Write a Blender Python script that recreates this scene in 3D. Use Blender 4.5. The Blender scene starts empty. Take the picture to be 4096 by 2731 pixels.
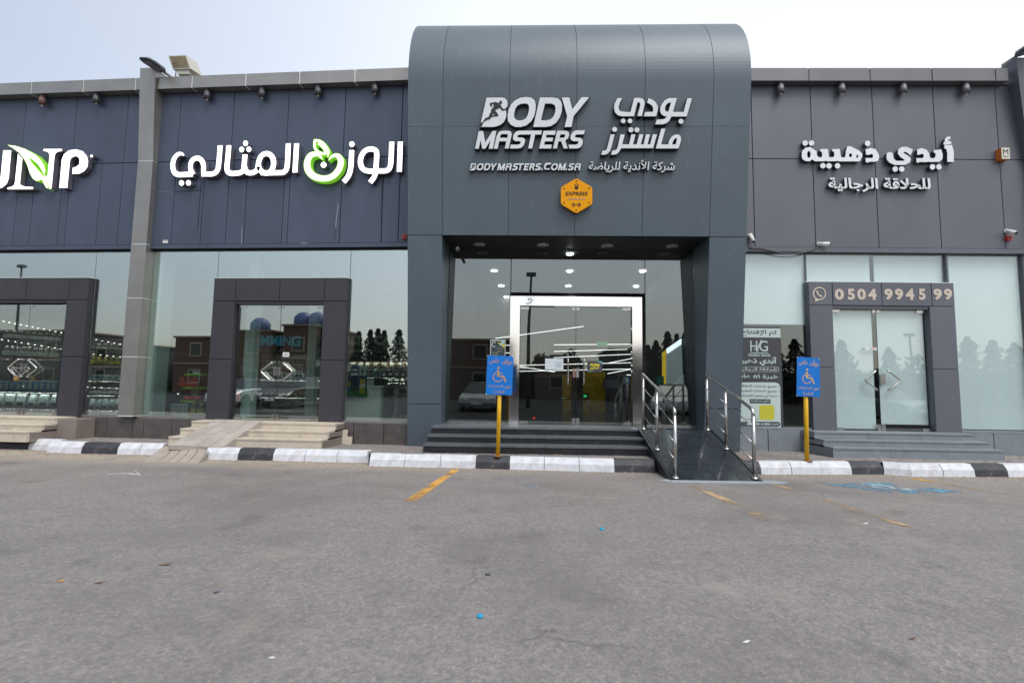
import bpy, math, random
from mathutils import Matrix, Vector
random.seed(7)
S = bpy.context.scene
COL = S.collection
R = math.radians

# ------------------------------------------------------------------ camera
EYE = Vector((0, 0, 1.35))
PITCH, ROLL, FX = .0851, .0149, 2000.0 / 4096.0      # focal length as a share of the picture width
fwd = Vector((0, math.cos(PITCH), math.sin(PITCH)))
upv = Vector((0, -math.sin(PITCH), math.cos(PITCH)))
rgt = Vector((1, 0, 0))
cx_ = rgt * math.cos(ROLL) + upv * math.sin(ROLL)
cy_ = rgt * -math.sin(ROLL) + upv * math.cos(ROLL)
cam_d = bpy.data.cameras.new('camera')
cam = bpy.data.objects.new('camera', cam_d)
COL.objects.link(cam)
cam.matrix_world = Matrix(((cx_.x, cy_.x, -fwd.x, EYE.x), (cx_.y, cy_.y, -fwd.y, EYE.y), (cx_.z, cy_.z, -fwd.z, EYE.z), (0, 0, 0, 1)))
cam_d.sensor_width = 36
cam_d.lens = 36 * FX
cam_d.clip_end = 3000
cam_d.dof.use_dof = True
cam_d.dof.focus_distance = 9.6
cam_d.dof.aperture_fstop = 2.0
S.camera = cam

# ------------------------------------------------------------------ sky, sun, exposure
SUN_EL, SUN_AZ = R(58), R(150)                       # high veiled sun on the camera's side of the street
w = bpy.data.worlds.new("World")
S.world = w
w.use_nodes = True
nt = w.node_tree
bg = nt.nodes['Background']
sky = nt.nodes.new('ShaderNodeTexSky')
sky.sky_type = 'NISHITA'
sky.sun_disc = False
sky.sun_elevation = SUN_EL
sky.sun_rotation = SUN_AZ
sky.air_density = 1.0
sky.dust_density = 3.0
sky.ozone_density = 2.0
veil = nt.nodes.new('ShaderNodeMix')                 # thin even overcast veil over the clear sky
veil.data_type = 'RGBA'
veil.inputs[7].default_value = (9.3, 9.3, 9.25, 1)
geo = nt.nodes.new('ShaderNodeTexCoord'); sxyz = nt.nodes.new('ShaderNodeSeparateXYZ')
nt.links.new(geo.outputs['Generated'], sxyz.inputs[0])
el = nt.nodes.new('ShaderNodeMapRange')               # the veil is densest low over the horizon
el.inputs[1].default_value = .0; el.inputs[2].default_value = .75; el.inputs[3].default_value = .82; el.inputs[4].default_value = .66
nt.links.new(sxyz.outputs[2], el.inputs[0])
az = nt.nodes.new('ShaderNodeMapRange')               # and thins out towards one side of the sky
az.inputs[1].default_value = -.8; az.inputs[2].default_value = -.05; az.inputs[3].default_value = .36; az.inputs[4].default_value = 1.0
nt.links.new(sxyz.outputs[0], az.inputs[0])
vc = nt.nodes.new('ShaderNodeMix'); vc.data_type = 'RGBA'   # dust warms the lowest band of the veil
vc.inputs[6].default_value = (8.3, 7.6, 6.7, 1); vc.inputs[7].default_value = (8.9, 9.3, 9.9, 1)
lo = nt.nodes.new('ShaderNodeMapRange'); lo.inputs[1].default_value = .0; lo.inputs[2].default_value = .22
nt.links.new(sxyz.outputs[2], lo.inputs[0]); nt.links.new(lo.outputs[0], vc.inputs[0]); nt.links.new(vc.outputs[2], veil.inputs[7])
vm_ = nt.nodes.new('ShaderNodeMath'); vm_.operation = 'MULTIPLY'
nt.links.new(el.outputs[0], vm_.inputs[0]); nt.links.new(az.outputs[0], vm_.inputs[1]); nt.links.new(vm_.outputs[0], veil.inputs[0])
nt.links.new(sky.outputs[0], veil.inputs[6])
nt.links.new(veil.outputs[2], bg.inputs[0])
bg.inputs[1].default_value = .10
sun_d = bpy.data.lights.new('sun', 'SUN')
sun_d.energy = 1.5
sun_d.angle = R(30)
sun_d.color = (1, .97, .93)
sun = bpy.data.objects.new('sun', sun_d)
COL.objects.link(sun)
sdir = Vector((math.sin(SUN_AZ) * math.cos(SUN_EL), math.cos(SUN_AZ) * math.cos(SUN_EL), math.sin(SUN_EL)))
sun.rotation_euler = sdir.to_track_quat('Z', 'Y').to_euler()
sun.location = sdir * 60
S.view_settings.view_transform = 'Standard'
S.view_settings.look = 'None'
S.view_settings.exposure = 0.6
S.view_settings.gamma = 1
S.view_settings.use_curve_mapping = False
S.cycles.max_bounces = 10
S.cycles.transparent_max_bounces = 12
S.cycles.sample_clamp_indirect = 6

# ------------------------------------------------------------------ frames: X along the wall, Y into the building, Z up
def frame(x, y, ph, z=0):
    return Matrix.Translation((x, y, z)) @ Matrix.Rotation(ph, 4, 'Z')
FW = Matrix.Identity(4)
FL = frame(0, 9.558, -.0841)                          # the two shops at the far end of the row
FR = frame(0, 9.782, -.0239)                          # barber shop
FTV = frame(0, 9.5784, -.0305)                        # gym tower, upright
LEAN = math.atan(.1283)
FT = FTV @ Matrix.Rotation(LEAN, 4, 'X')              # gym tower, plane of its leaning front
GY = .36                                              # gym glass, metres behind the tower's foot

def ray(px, py):
    x = (px - 2048) / 2000.0
    y = -(py - 1365.5) / 2000.0
    return (cx_ * x + cy_ * y + fwd)
def at(F, px, py, v=0.0):
    """measured photo point -> (u, z) on the plane v metres in front of wall frame F"""
    I = F.inverted()
    o = I @ EYE
    d = I.to_3x3() @ ray(px, py)
    t = (-v - o.y) / d.y
    q = o + d * t
    return q.x, q.z
def atz(px, py, z=0.0):
    d = ray(px, py)
    t = (z - EYE.z) / d.z
    return EYE.x + d.x * t, EYE.y + d.y * t
def crop(x0, y0, s):
    return lambda x, y: (x0 + x * s, y0 + y * s)

# ------------------------------------------------------------------ materials
MATS = {}
def mat(name, col, rough=.5, metal=0.0, vary=0.0, vscale=3.0, stretch=(1, 1, 1), bump=0.0, bscale=60.0, emit=0.0, ecol=None, spec=.5, grain=0.0, gscale=200.0, coat=0.0):
    if name in MATS: return MATS[name]
    m = bpy.data.materials.new(name)
    m.use_nodes = True
    n, l = m.node_tree.nodes, m.node_tree.links
    p = n['Principled BSDF']
    c = (col[0], col[1], col[2], 1)
    p.inputs['Base Color'].default_value = c
    p.inputs['Roughness'].default_value = rough
    p.inputs['Metallic'].default_value = metal
    p.inputs['Specular IOR Level'].default_value = spec
    p.inputs['Coat Weight'].default_value = coat
    tc = n.new('ShaderNodeTexCoord'); mp = n.new('ShaderNodeMapping')
    mp.inputs['Scale'].default_value = stretch
    l.new(tc.outputs['Object'], mp.inputs[0])
    if vary or grain:
        last = None
        for amt, sc, det in ((vary, vscale, 6), (grain, gscale, 2)):
            if not amt: continue
            t = n.new('ShaderNodeTexNoise'); t.inputs['Scale'].default_value = sc; t.inputs['Detail'].default_value = det; t.inputs['Roughness'].default_value = .65
            l.new(mp.outputs[0], t.inputs['Vector'])
            r = n.new('ShaderNodeMapRange')
            r.inputs[1].default_value = .3; r.inputs[2].default_value = .7
            r.inputs[3].default_value = 1 - amt; r.inputs[4].default_value = 1 + amt
            l.new(t.outputs['Fac'], r.inputs[0])
            if last is None: last = r.outputs[0]
            else:
                mm = n.new('ShaderNodeMath'); mm.operation = 'MULTIPLY'
                l.new(last, mm.inputs[0]); l.new(r.outputs[0], mm.inputs[1]); last = mm.outputs[0]
        oi = n.new('ShaderNodeObjectInfo'); ro = n.new('ShaderNodeMapRange'); ro.inputs[3].default_value = .955; ro.inputs[4].default_value = 1.045
        l.new(oi.outputs['Random'], ro.inputs[0])
        mm = n.new('ShaderNodeMath'); mm.operation = 'MULTIPLY'; l.new(last, mm.inputs[0]); l.new(ro.outputs[0], mm.inputs[1]); last = mm.outputs[0]
        vm = n.new('ShaderNodeVectorMath'); vm.operation = 'SCALE'
        vm.inputs[0].default_value = col[:3]
        l.new(last, vm.inputs['Scale'])
        l.new(vm.outputs[0], p.inputs['Base Color'])
    if bump:
        t = n.new('ShaderNodeTexNoise'); t.inputs['Scale'].default_value = bscale; t.inputs['Detail'].default_value = 4
        l.new(mp.outputs[0], t.inputs['Vector'])
        b = n.new('ShaderNodeBump'); b.inputs['Strength'].default_value = bump; b.inputs['Distance'].default_value = .01
        l.new(t.outputs['Fac'], b.inputs['Height']); l.new(b.outputs[0], p.inputs['Normal'])
    if emit:
        p.inputs['Emission Color'].default_value = tuple(ecol or col) + (1,)
        p.inputs['Emission Strength'].default_value = emit
    MATS[name] = m
    return m
def glass(name, refl, tint, rough=0.0):
    if name in MATS: return MATS[name]
    m = bpy.data.materials.new(name); m.use_nodes = True
    n, l = m.node_tree.nodes, m.node_tree.links
    n.remove(n['Principled BSDF'])
    out = n['Material Output']
    tr = n.new('ShaderNodeBsdfTransparent'); tr.inputs[0].default_value = tint + (1,)
    gl = n.new('ShaderNodeBsdfGlossy'); gl.inputs['Roughness'].default_value = rough; gl.inputs[0].default_value = (.93, .97, .95, 1)
    lw = n.new('ShaderNodeLayerWeight'); lw.inputs[0].default_value = .25
    mr = n.new('ShaderNodeMapRange'); mr.inputs[3].default_value = refl; mr.inputs[4].default_value = min(1, refl + .65)
    l.new(lw.outputs['Facing'], mr.inputs[0])
    pw = n.new('ShaderNodeMath'); pw.operation = 'POWER'; pw.inputs[1].default_value = 4
    l.new(lw.outputs['Facing'], pw.inputs[0]); l.new(pw.outputs[0], mr.inputs[0])
    mx = n.new('ShaderNodeMixShader')
    l.new(mr.outputs[0], mx.inputs[0]); l.new(tr.outputs[0], mx.inputs[1]); l.new(gl.outputs[0], mx.inputs[2])
    l.new(mx.outputs[0], out.inputs[0])
    MATS[name] = m
    return m

# ------------------------------------------------------------------ mesh building
class MB:
    def __init__(s): s.v = []; s.f = []; s.sm = []
    def face(s, pts, smooth=False):
        b = len(s.v); s.v += [tuple(p) for p in pts]; s.f.append(tuple(range(b, b + len(pts)))); s.sm.append(smooth); return s
    def box(s, x0, x1, y0, y1, z0, z1):
        b = len(s.v)
        s.v += [(x0, y0, z0), (x1, y0, z0), (x1, y1, z0), (x0, y1, z0), (x0, y0, z1), (x1, y0, z1), (x1, y1, z1), (x0, y1, z1)]
        for q in ((0, 1, 5, 4), (1, 2, 6, 5), (2, 3, 7, 6), (3, 0, 4, 7), (4, 5, 6, 7), (3, 2, 1, 0)):
            s.f.append(tuple(b + i for i in q)); s.sm.append(False)
        return s
    def loft(s, rings, cap=True, smooth=False, closed=True):
        b = len(s.v); n = len(rings[0])
        for r in rings: s.v += [tuple(p) for p in r]
        for k in range(len(rings) - 1):
            for i in range(n if closed else n - 1):
                j = (i + 1) % n
                s.f.append((b + k * n + i, b + k * n + j, b + (k + 1) * n + j, b + (k + 1) * n + i)); s.sm.append(smooth)
        if cap:
            s.f.append(tuple(b + i for i in reversed(range(n)))); s.sm.append(False)
            s.f.append(tuple(b + (len(rings) - 1) * n + i for i in range(n))); s.sm.append(False)
        return s
    def prism(s, pts, axis, a0, a1):
        """pts 2-D outline; axis 'x': pts are (y,z); 'y': (x,z); 'z': (x,y)"""
        def P(p, a): return (a, p[0], p[1]) if axis == 'x' else (p[0], a, p[1]) if axis == 'y' else (p[0], p[1], a)
        return s.loft([[P(p, a0) for p in pts], [P(p, a1) for p in pts]])
    def tube(s, path, r, n=10, caps=True):
        path = [Vector(p) for p in path]
        rr = r if isinstance(r, (list, tuple)) else [r] * len(path)
        rings = []
        ref = None
        for i, p in enumerate(path):
            a = path[max(i - 1, 0)]; b = path[min(i + 1, len(path) - 1)]
            t = (b - a).normalized()
            if ref is None:
                ref = Vector((0, 0, 1)) if abs(t.z) < .9 else Vector((1, 0, 0))
            e1 = (ref - t * ref.dot(t)).normalized(); ref = e1
            e2 = t.cross(e1)
            rings.append([p + (e1 * math.cos(2 * math.pi * k / n) + e2 * math.sin(2 * math.pi * k / n)) * rr[i] for k in range(n)])
        return s.loft(rings, caps, True)
    def disc(s, c, r, axis='z', h=.01, n=20):
        c = Vector(c); d = {'x': Vector((1, 0, 0)), 'y': Vector((0, 1, 0)), 'z': Vector((0, 0, 1))}[axis] * h * .5
        return s.tube([c - d, c + d], r, n)
    def dome(s, c, rx, ry, rz, n=12, m=6, full=True):
        rings = []
        for k in range(m + 1):
            a = (-math.pi / 2 if full else 0) + (math.pi if full else math.pi / 2) * k / m
            rings.append([(c[0] + max(math.cos(a), .01) * rx * math.cos(2 * math.pi * i / n), c[1] + max(math.cos(a), .01) * ry * math.sin(2 * math.pi * i / n), c[2] + rz * math.sin(a)) for i in range(n)])
        return s.loft(rings, True, True)
    def add(s, me, fn=lambda v: v):
        b = len(s.v); s.v += [tuple(fn(v.co)) for v in me.vertices]
        for p in me.polygons: s.f.append(tuple(b + i for i in p.vertices)); s.sm.append(False)
        return s
    def mesh(s, name, material):
        me = bpy.data.meshes.new(name); me.from_pydata(s.v, [], s.f)
        me.polygons.foreach_set('use_smooth', s.sm)
        if isinstance(material, (list, tuple)):
            for q in material: me.materials.append(q)
        else: me.materials.append(material)
        me.update()
        return me

KIDS = {}
WM = {}                                               # each object's world matrix
def put(name, data, F, parent=None, **props):
    o = bpy.data.objects.new(name, data); COL.objects.link(o)
    if parent is not None:
        o.parent = parent; o.matrix_parent_inverse = WM[parent].inverted()
    o.matrix_basis = F
    WM[o] = F.copy()
    if parent is not None: KIDS.setdefault(parent.name, []).append(o)
    for k, v in props.items(): o[k] = v
    return o
def thing(name, label, cat, F=FW, loc=(0, 0, 0), group=None):
    o = put(name, None, F @ Matrix.Translation(loc)); o.empty_display_size = .2
    o['label'] = label; o['category'] = cat
    if group: o['group'] = group
    return o
def part(name, mb, m, F, parent, **props):
    return put(name, mb.mesh(name, m), F, parent, **props)
def solo(name, mb, m, F, label, cat, group=None):
    o = put(name, mb.mesh(name, m), F); o['label'] = label; o['category'] = cat
    if group: o['group'] = group
    return o
def struct(name, mb, m, F=FW, kind='structure'):
    return put(name, mb.mesh(name, m), F, kind=kind)
def kids(o): return list(KIDS.get(o.name, []))
def dup(src, F, label=None, group=None, name=None, swap=None):
    """copy a thing with copies of its parts and sub-parts, standing at F"""
    def rec(o, parent):
        c = o.copy(); COL.objects.link(c)
        if parent is not None:
            inv = o.matrix_parent_inverse.copy(); bas = o.matrix_basis.copy()
            c.parent = parent; c.matrix_parent_inverse = inv; c.matrix_basis = bas
        if parent is None:
            c.matrix_basis = F; WM[c] = F.copy()
        else:
            KIDS.setdefault(parent.name, []).append(c)
            WM[c] = WM[parent] @ c.matrix_parent_inverse @ c.matrix_basis
        if swap and c.data and c.data.materials and c.data.materials[0] in swap:
            c.data = c.data.copy(); c.data.materials[0] = swap[c.data.materials[0]]
        for k in kids(o): rec(k, c)
        return c
    c = rec(src, None)
    if label: c['label'] = label
    if group: c['group'] = group
    return c

# ------------------------------------------------------------------ flat outlines and lettering
def outline_mesh(contours, depth, offset=0.0):
    cu = bpy.data.curves.new('outline', 'CURVE'); cu.dimensions = '2D'; cu.fill_mode = 'BOTH'; cu.extrude = depth / 2; cu.offset = offset
    for c in contours:
        sp = cu.splines.new('POLY'); sp.points.add(len(c) - 1)
        for i, (x, y) in enumerate(c): sp.points[i].co = (x, y, 0, 1)
        sp.use_cyclic_u = True
    o = bpy.data.objects.new('outline', cu)
    me = bpy.data.meshes.new_from_object(o)
    bpy.data.objects.remove(o); bpy.data.curves.remove(cu)
    return me
def addflat(mb, contours, v0, v1, offset=0.0):
    """contours in (u, z); solid from v0 to v1 metres in front of the wall plane"""
    me = outline_mesh(contours, abs(v1 - v0), offset); mid = (v0 + v1) / 2
    mb.add(me, lambda c: (c.x, -c.z - mid, c.y)); bpy.data.meshes.remove(me)
    return mb
def circ(c, r, n=20, ry=None): 
    return [(c[0] + r * math.cos(2 * math.pi * k / n), c[1] + (ry or r) * math.sin(2 * math.pi * k / n)) for k in range(n)]
def spline(pts, k=5):
    out = []
    n = len(pts)
    for i in range(n - 1):
        p0, p1, p2, p3 = pts[max(i - 1, 0)], pts[i], pts[i + 1], pts[min(i + 2, n - 1)]
        for j in range(k):
            t = j / k
            out.append(tuple(.5 * (2 * p1[a] + (p2[a] - p0[a]) * t + (2 * p0[a] - 5 * p1[a] + 4 * p2[a] - p3[a]) * t * t + (3 * p1[a] - p0[a] - 3 * p2[a] + p3[a]) * t ** 3) for a in range(len(p1))))
    out.append(tuple(pts[-1]))
    return out
def stroke(pts, width, smooth=True):
    """(u,z[,w]) centre line -> outline polygon"""
    p = [(q[0], q[1], q[2] if len(q) > 2 else width) for q in pts]
    if smooth and len(p) > 2: p = spline(p)
    L, Rr = [], []
    for i in range(len(p)):
        a, b = p[max(i - 1, 0)], p[min(i + 1, len(p) - 1)]
        dx, dy = b[0] - a[0], b[1] - a[1]; m = math.hypot(dx, dy) or 1
        h = p[i][2] / 2
        L.append((p[i][0] - dy / m * h, p[i][1] + dx / m * h)); Rr.append((p[i][0] + dy / m * h, p[i][1] - dx / m * h))
    return L + Rr[::-1]
AR = {'ا':(0xFE8D,0xFE8E,0,0),'أ':(0xFE83,0xFE84,0,0),'إ':(0xFE87,0xFE88,0,0),'ب':(0xFE8F,0xFE90,0xFE91,0xFE92),'ة':(0xFE93,0xFE94,0,0),'ت':(0xFE95,0xFE96,0xFE97,0xFE98),'ث':(0xFE99,0xFE9A,0xFE9B,0xFE9C),'ج':(0xFE9D,0xFE9E,0xFE9F,0xFEA0),'ح':(0xFEA1,0xFEA2,0xFEA3,0xFEA4),'خ':(0xFEA5,0xFEA6,0xFEA7,0xFEA8),'د':(0xFEA9,0xFEAA,0,0),'ذ':(0xFEAB,0xFEAC,0,0),'ر':(0xFEAD,0xFEAE,0,0),'ز':(0xFEAF,0xFEB0,0,0),'س':(0xFEB1,0xFEB2,0xFEB3,0xFEB4),'ش':(0xFEB5,0xFEB6,0xFEB7,0xFEB8),'ص':(0xFEB9,0xFEBA,0xFEBB,0xFEBC),'ض':(0xFEBD,0xFEBE,0xFEBF,0xFEC0),'ع':(0xFEC9,0xFECA,0xFECB,0xFECC),'ف':(0xFED1,0xFED2,0xFED3,0xFED4),'ق':(0xFED5,0xFED6,0xFED7,0xFED8),'ك':(0xFED9,0xFEDA,0xFEDB,0xFEDC),'ل':(0xFEDD,0xFEDE,0xFEDF,0xFEE0),'م':(0xFEE1,0xFEE2,0xFEE3,0xFEE4),'ن':(0xFEE5,0xFEE6,0xFEE7,0xFEE8),'ه':(0xFEE9,0xFEEA,0xFEEB,0xFEEC),'و':(0xFEED,0xFEEE,0,0),'ي':(0xFEF1,0xFEF2,0xFEF3,0xFEF4),'\u0001':(0xFEFB,0xFEFC,0,0),'\u0002':(0xFEF7,0xFEF8,0,0),'\u0003':(0xFEF9,0xFEFA,0,0)}
def arabic(s):
    s = s.replace('لا', '\u0001').replace('لأ', '\u0002').replace('لإ', '\u0003')
    out = []
    for i, c in enumerate(s):
        if c not in AR: out.append(c); continue
        f = AR[c]
        prev = i > 0 and s[i - 1] in AR and AR[s[i - 1]][2]
        nxt = i < len(s) - 1 and s[i + 1] in AR and f[2]
        out.append(chr(f[3] if prev and nxt else f[1] if prev else f[2] if nxt else f[0]))
    return ''.join(out)[::-1]
def addtext(mb, body, u0, u1, z0, z1, v0, v1, bold=0.0, shear=0.0, keep=False):
    """lettering stretched to fill the rectangle u0..u1, z0..z1"""
    if any(c in AR for c in body): body = arabic(body)
    cu = bpy.data.curves.new('lettering', 'FONT'); cu.body = body; cu.extrude = .05; cu.offset = bold; cu.shear = shear; cu.resolution_u = 3
    o = bpy.data.objects.new('lettering', cu); me = bpy.data.meshes.new_from_object(o)
    bpy.data.objects.remove(o); bpy.data.curves.remove(cu)
    if not me.vertices: return mb
    xs = [v.co.x for v in me.vertices]; ys = [v.co.y for v in me.vertices]
    x0, x1, y0, y1 = min(xs), max(xs), min(ys), max(ys)
    sx = (u1 - u0) / (x1 - x0); sy = (z1 - z0) / (y1 - y0)
    mid = (v0 + v1) / 2; dv = abs(v1 - v0) / .1
    mb.add(me, lambda c: (u0 + (c.x - x0) * sx, -c.z * dv - mid, z0 + (c.y - y0) * sy)); bpy.data.meshes.remove(me)
    return mb
def textpx(mb, body, F, x0, y0, x1, y1, v0, v1, bold=0.0, shear=0.0):
    a = at(F, x0, y1, v1); b = at(F, x1, y0, v1); c = at(F, x1, y1, v1); d = at(F, x0, y0, v1)
    return addtext(mb, body, (a[0] + d[0]) / 2, (b[0] + c[0]) / 2, (a[1] + c[1]) / 2, (b[1] + d[1]) / 2, v0, v1, bold, shear)
# ------------------------------------------------------------------ palette
m_navy = mat('navy_panel', (.064, .079, .117), .42, .25, vary=.12, vscale=1.2, stretch=(1, 1, .5), grain=.05, gscale=300)
m_dark = mat('dark_joint', (.012, .013, .016), .8)
m_charcoal = mat('charcoal_panel', (.040, .038, .046), .5, .1, vary=.1, vscale=1.5, grain=.05)
m_grey = mat('grey_panel', (.116, .121, .143), .45, .15, vary=.09, vscale=1.0, stretch=(1, 1, .4), grain=.05, gscale=300)
m_silver = mat('silver_panel', (.30, .29, .27), .38, .65, vary=.12, vscale=1.5, grain=.05)
m_silver2 = mat('grey_parapet_panel', (.16, .157, .165), .45, .3, vary=.1, vscale=1.5)
m_white = mat('white_joint', (.75, .75, .74), .5)
m_steel = mat('polished_steel', (.50, .49, .47), .24, 1.0, vary=.08, vscale=6, bump=.02, bscale=9)
m_frame = mat('mirror_steel_frame', (.88, .87, .85), .09, 1.0, bump=.06, bscale=3)
m_brown = mat('brown_tile', (.085, .075, .072), .35, 0, vary=.25, vscale=4, grain=.1)
m_brownlight = mat('taupe_tile', (.20, .17, .15), .5, 0, vary=.15, vscale=4)
m_cream = mat('cream_stone', (.52, .455, .37), .55, 0, vary=.12, vscale=5, grain=.08, gscale=80)
m_bluegrey = mat('blue_grey_stone', (.19, .215, .235), .5, 0, vary=.12, vscale=5, grain=.08, gscale=80)
m_black = mat('black_granite', (.012, .013, .016), .4, 0, vary=.35, vscale=6, grain=.2, gscale=120)
m_nosing = mat('granite_nosing', (.10, .112, .125), .4, 0, vary=.2, vscale=8)
m_ramp = mat('ramp_granite', (.022, .028, .033), .1, 0, vary=.4, vscale=3, stretch=(1, 3, 1), grain=.2, gscale=60, bump=.05, bscale=14)
m_conc = mat('rough_concrete', (.33, .30, .265), .85, 0, vary=.2, vscale=4, bump=.3, bscale=30)
m_kwhite = mat('white_kerb_paint', (.57, .58, .61), .7, 0, vary=.16, vscale=7, bump=.5, bscale=30)
m_kblack = mat('black_kerb_paint', (.028, .03, .036), .6, 0, vary=.35, vscale=8, bump=.5, bscale=30)
def grime(m, col, lo, hi, sc, amt, stretch=(1, 1, 1)):
    n, l = m.node_tree.nodes, m.node_tree.links
    p = n['Principled BSDF']; src = p.inputs['Base Color'].links[0].from_socket
    tc = n.new('ShaderNodeTexCoord'); mp = n.new('ShaderNodeMapping'); mp.inputs['Scale'].default_value = stretch
    t = n.new('ShaderNodeTexNoise'); t.inputs['Scale'].default_value = sc; t.inputs['Detail'].default_value = 8; t.inputs['Roughness'].default_value = .75
    l.new(tc.outputs['Object'], mp.inputs[0]); l.new(mp.outputs[0], t.inputs['Vector'])
    r = n.new('ShaderNodeMapRange'); r.inputs[1].default_value = lo; r.inputs[2].default_value = hi; r.inputs[4].default_value = amt; l.new(t.outputs['Fac'], r.inputs[0])
    mx = n.new('ShaderNodeMix'); mx.data_type = 'RGBA'; mx.inputs[7].default_value = col + (1,)
    l.new(r.outputs[0], mx.inputs[0]); l.new(src, mx.inputs[6]); l.new(mx.outputs[2], p.inputs['Base Color'])
grime(m_kwhite, (.20, .17, .14), .52, .66, 5, .35)
grime(m_kwhite, (.05, .05, .05), .62, .68, 16, .35, (1, 1, .4))
grime(m_kblack, (.22, .19, .16), .57, .68, 6, .5)
grime(m_cream, (.20, .16, .12), .55, .7, 3, .5)
grime(m_bluegrey, (.28, .27, .25), .55, .7, 3, .4)
grime(m_brown, (.20, .17, .14), .56, .7, 4, .4, (1, 1, .5))
grime(m_black, (.07, .065, .06), .55, .7, 5, .5)
grime(m_ramp, (.06, .065, .07), .52, .7, 2.5, .5, (1, .6, 1))
grime(m_charcoal, (.10, .095, .09), .58, .72, 2, .3, (1, 1, .5))
grime(m_grey, (.18, .175, .17), .56, .72, 1.5, .3, (1, 1, .3))
m_shopglass = glass('shop_glass', .36, (.84, .90, .87))
m_gymglass = glass('gym_glass', .13, (.78, .82, .80))
m_doorglass = glass('door_glass', .27, (.84, .90, .87))
m_barberglass = glass('barber_glass', .10, (.93, .97, .96))
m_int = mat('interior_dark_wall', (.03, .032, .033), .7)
m_intw = mat('interior_white_paint', (.55, .62, .60), .7)
m_ceil = mat('interior_ceiling', (.5, .53, .5), .9)
m_tile = mat('interior_floor', (.2, .19, .18), .35)
m_film = mat('frosted_blind', (.68, .715, .735), .6, vary=.05, vscale=1.2, stretch=(1, 1, .3))
m_plastic = mat('white_plastic', (.7, .7, .68), .4)
m_blackplastic = mat('black_plastic', (.02, .02, .022), .4)

# streaked aluminium of the tower
m_tower = mat('slate_panel', (.084, .111, .133), .46, .15, vary=.07, vscale=.9, grain=.04, gscale=300)
def streaks(m, base, amount, zjoints):
    n, l = m.node_tree.nodes, m.node_tree.links
    p = n['Principled BSDF']; src = p.inputs['Base Color'].links[0].from_socket
    tc = n.new('ShaderNodeTexCoord'); mp = n.new('ShaderNodeMapping'); mp.inputs['Scale'].default_value = (38, 38, .8)
    t = n.new('ShaderNodeTexNoise'); t.inputs['Scale'].default_value = 1; t.inputs['Detail'].default_value = 3
    l.new(tc.outputs['Object'], mp.inputs[0]); l.new(mp.outputs[0], t.inputs['Vector'])
    r = n.new('ShaderNodeMapRange'); r.inputs[1].default_value = .62; r.inputs[2].default_value = .8
    l.new(t.outputs['Fac'], r.inputs[0])
    b = n.new('ShaderNodeTexNoise'); b.inputs['Scale'].default_value = .7; l.new(tc.outputs['Object'], b.inputs['Vector'])
    r2 = n.new('ShaderNodeMapRange'); r2.inputs[1].default_value = .42; r2.inputs[2].default_value = .62; r2.inputs[4].default_value = amount
    l.new(b.outputs['Fac'], r2.inputs[0])
    mu = n.new('ShaderNodeMath'); mu.operation = 'MULTIPLY'; l.new(r.outputs[0], mu.inputs[0]); l.new(r2.outputs[0], mu.inputs[1])
    mx = n.new('ShaderNodeMix'); mx.data_type = 'RGBA'; mx.inputs[7].default_value = base + (1,)
    l.new(mu.outputs[0], mx.inputs[0]); l.new(src, mx.inputs[6]); l.new(mx.outputs[2], p.inputs['Base Color'])
streaks(m_tower, (.28, .29, .28), .45, None)
streaks(m_navy, (.16, .17, .20), .25, None)

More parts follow.
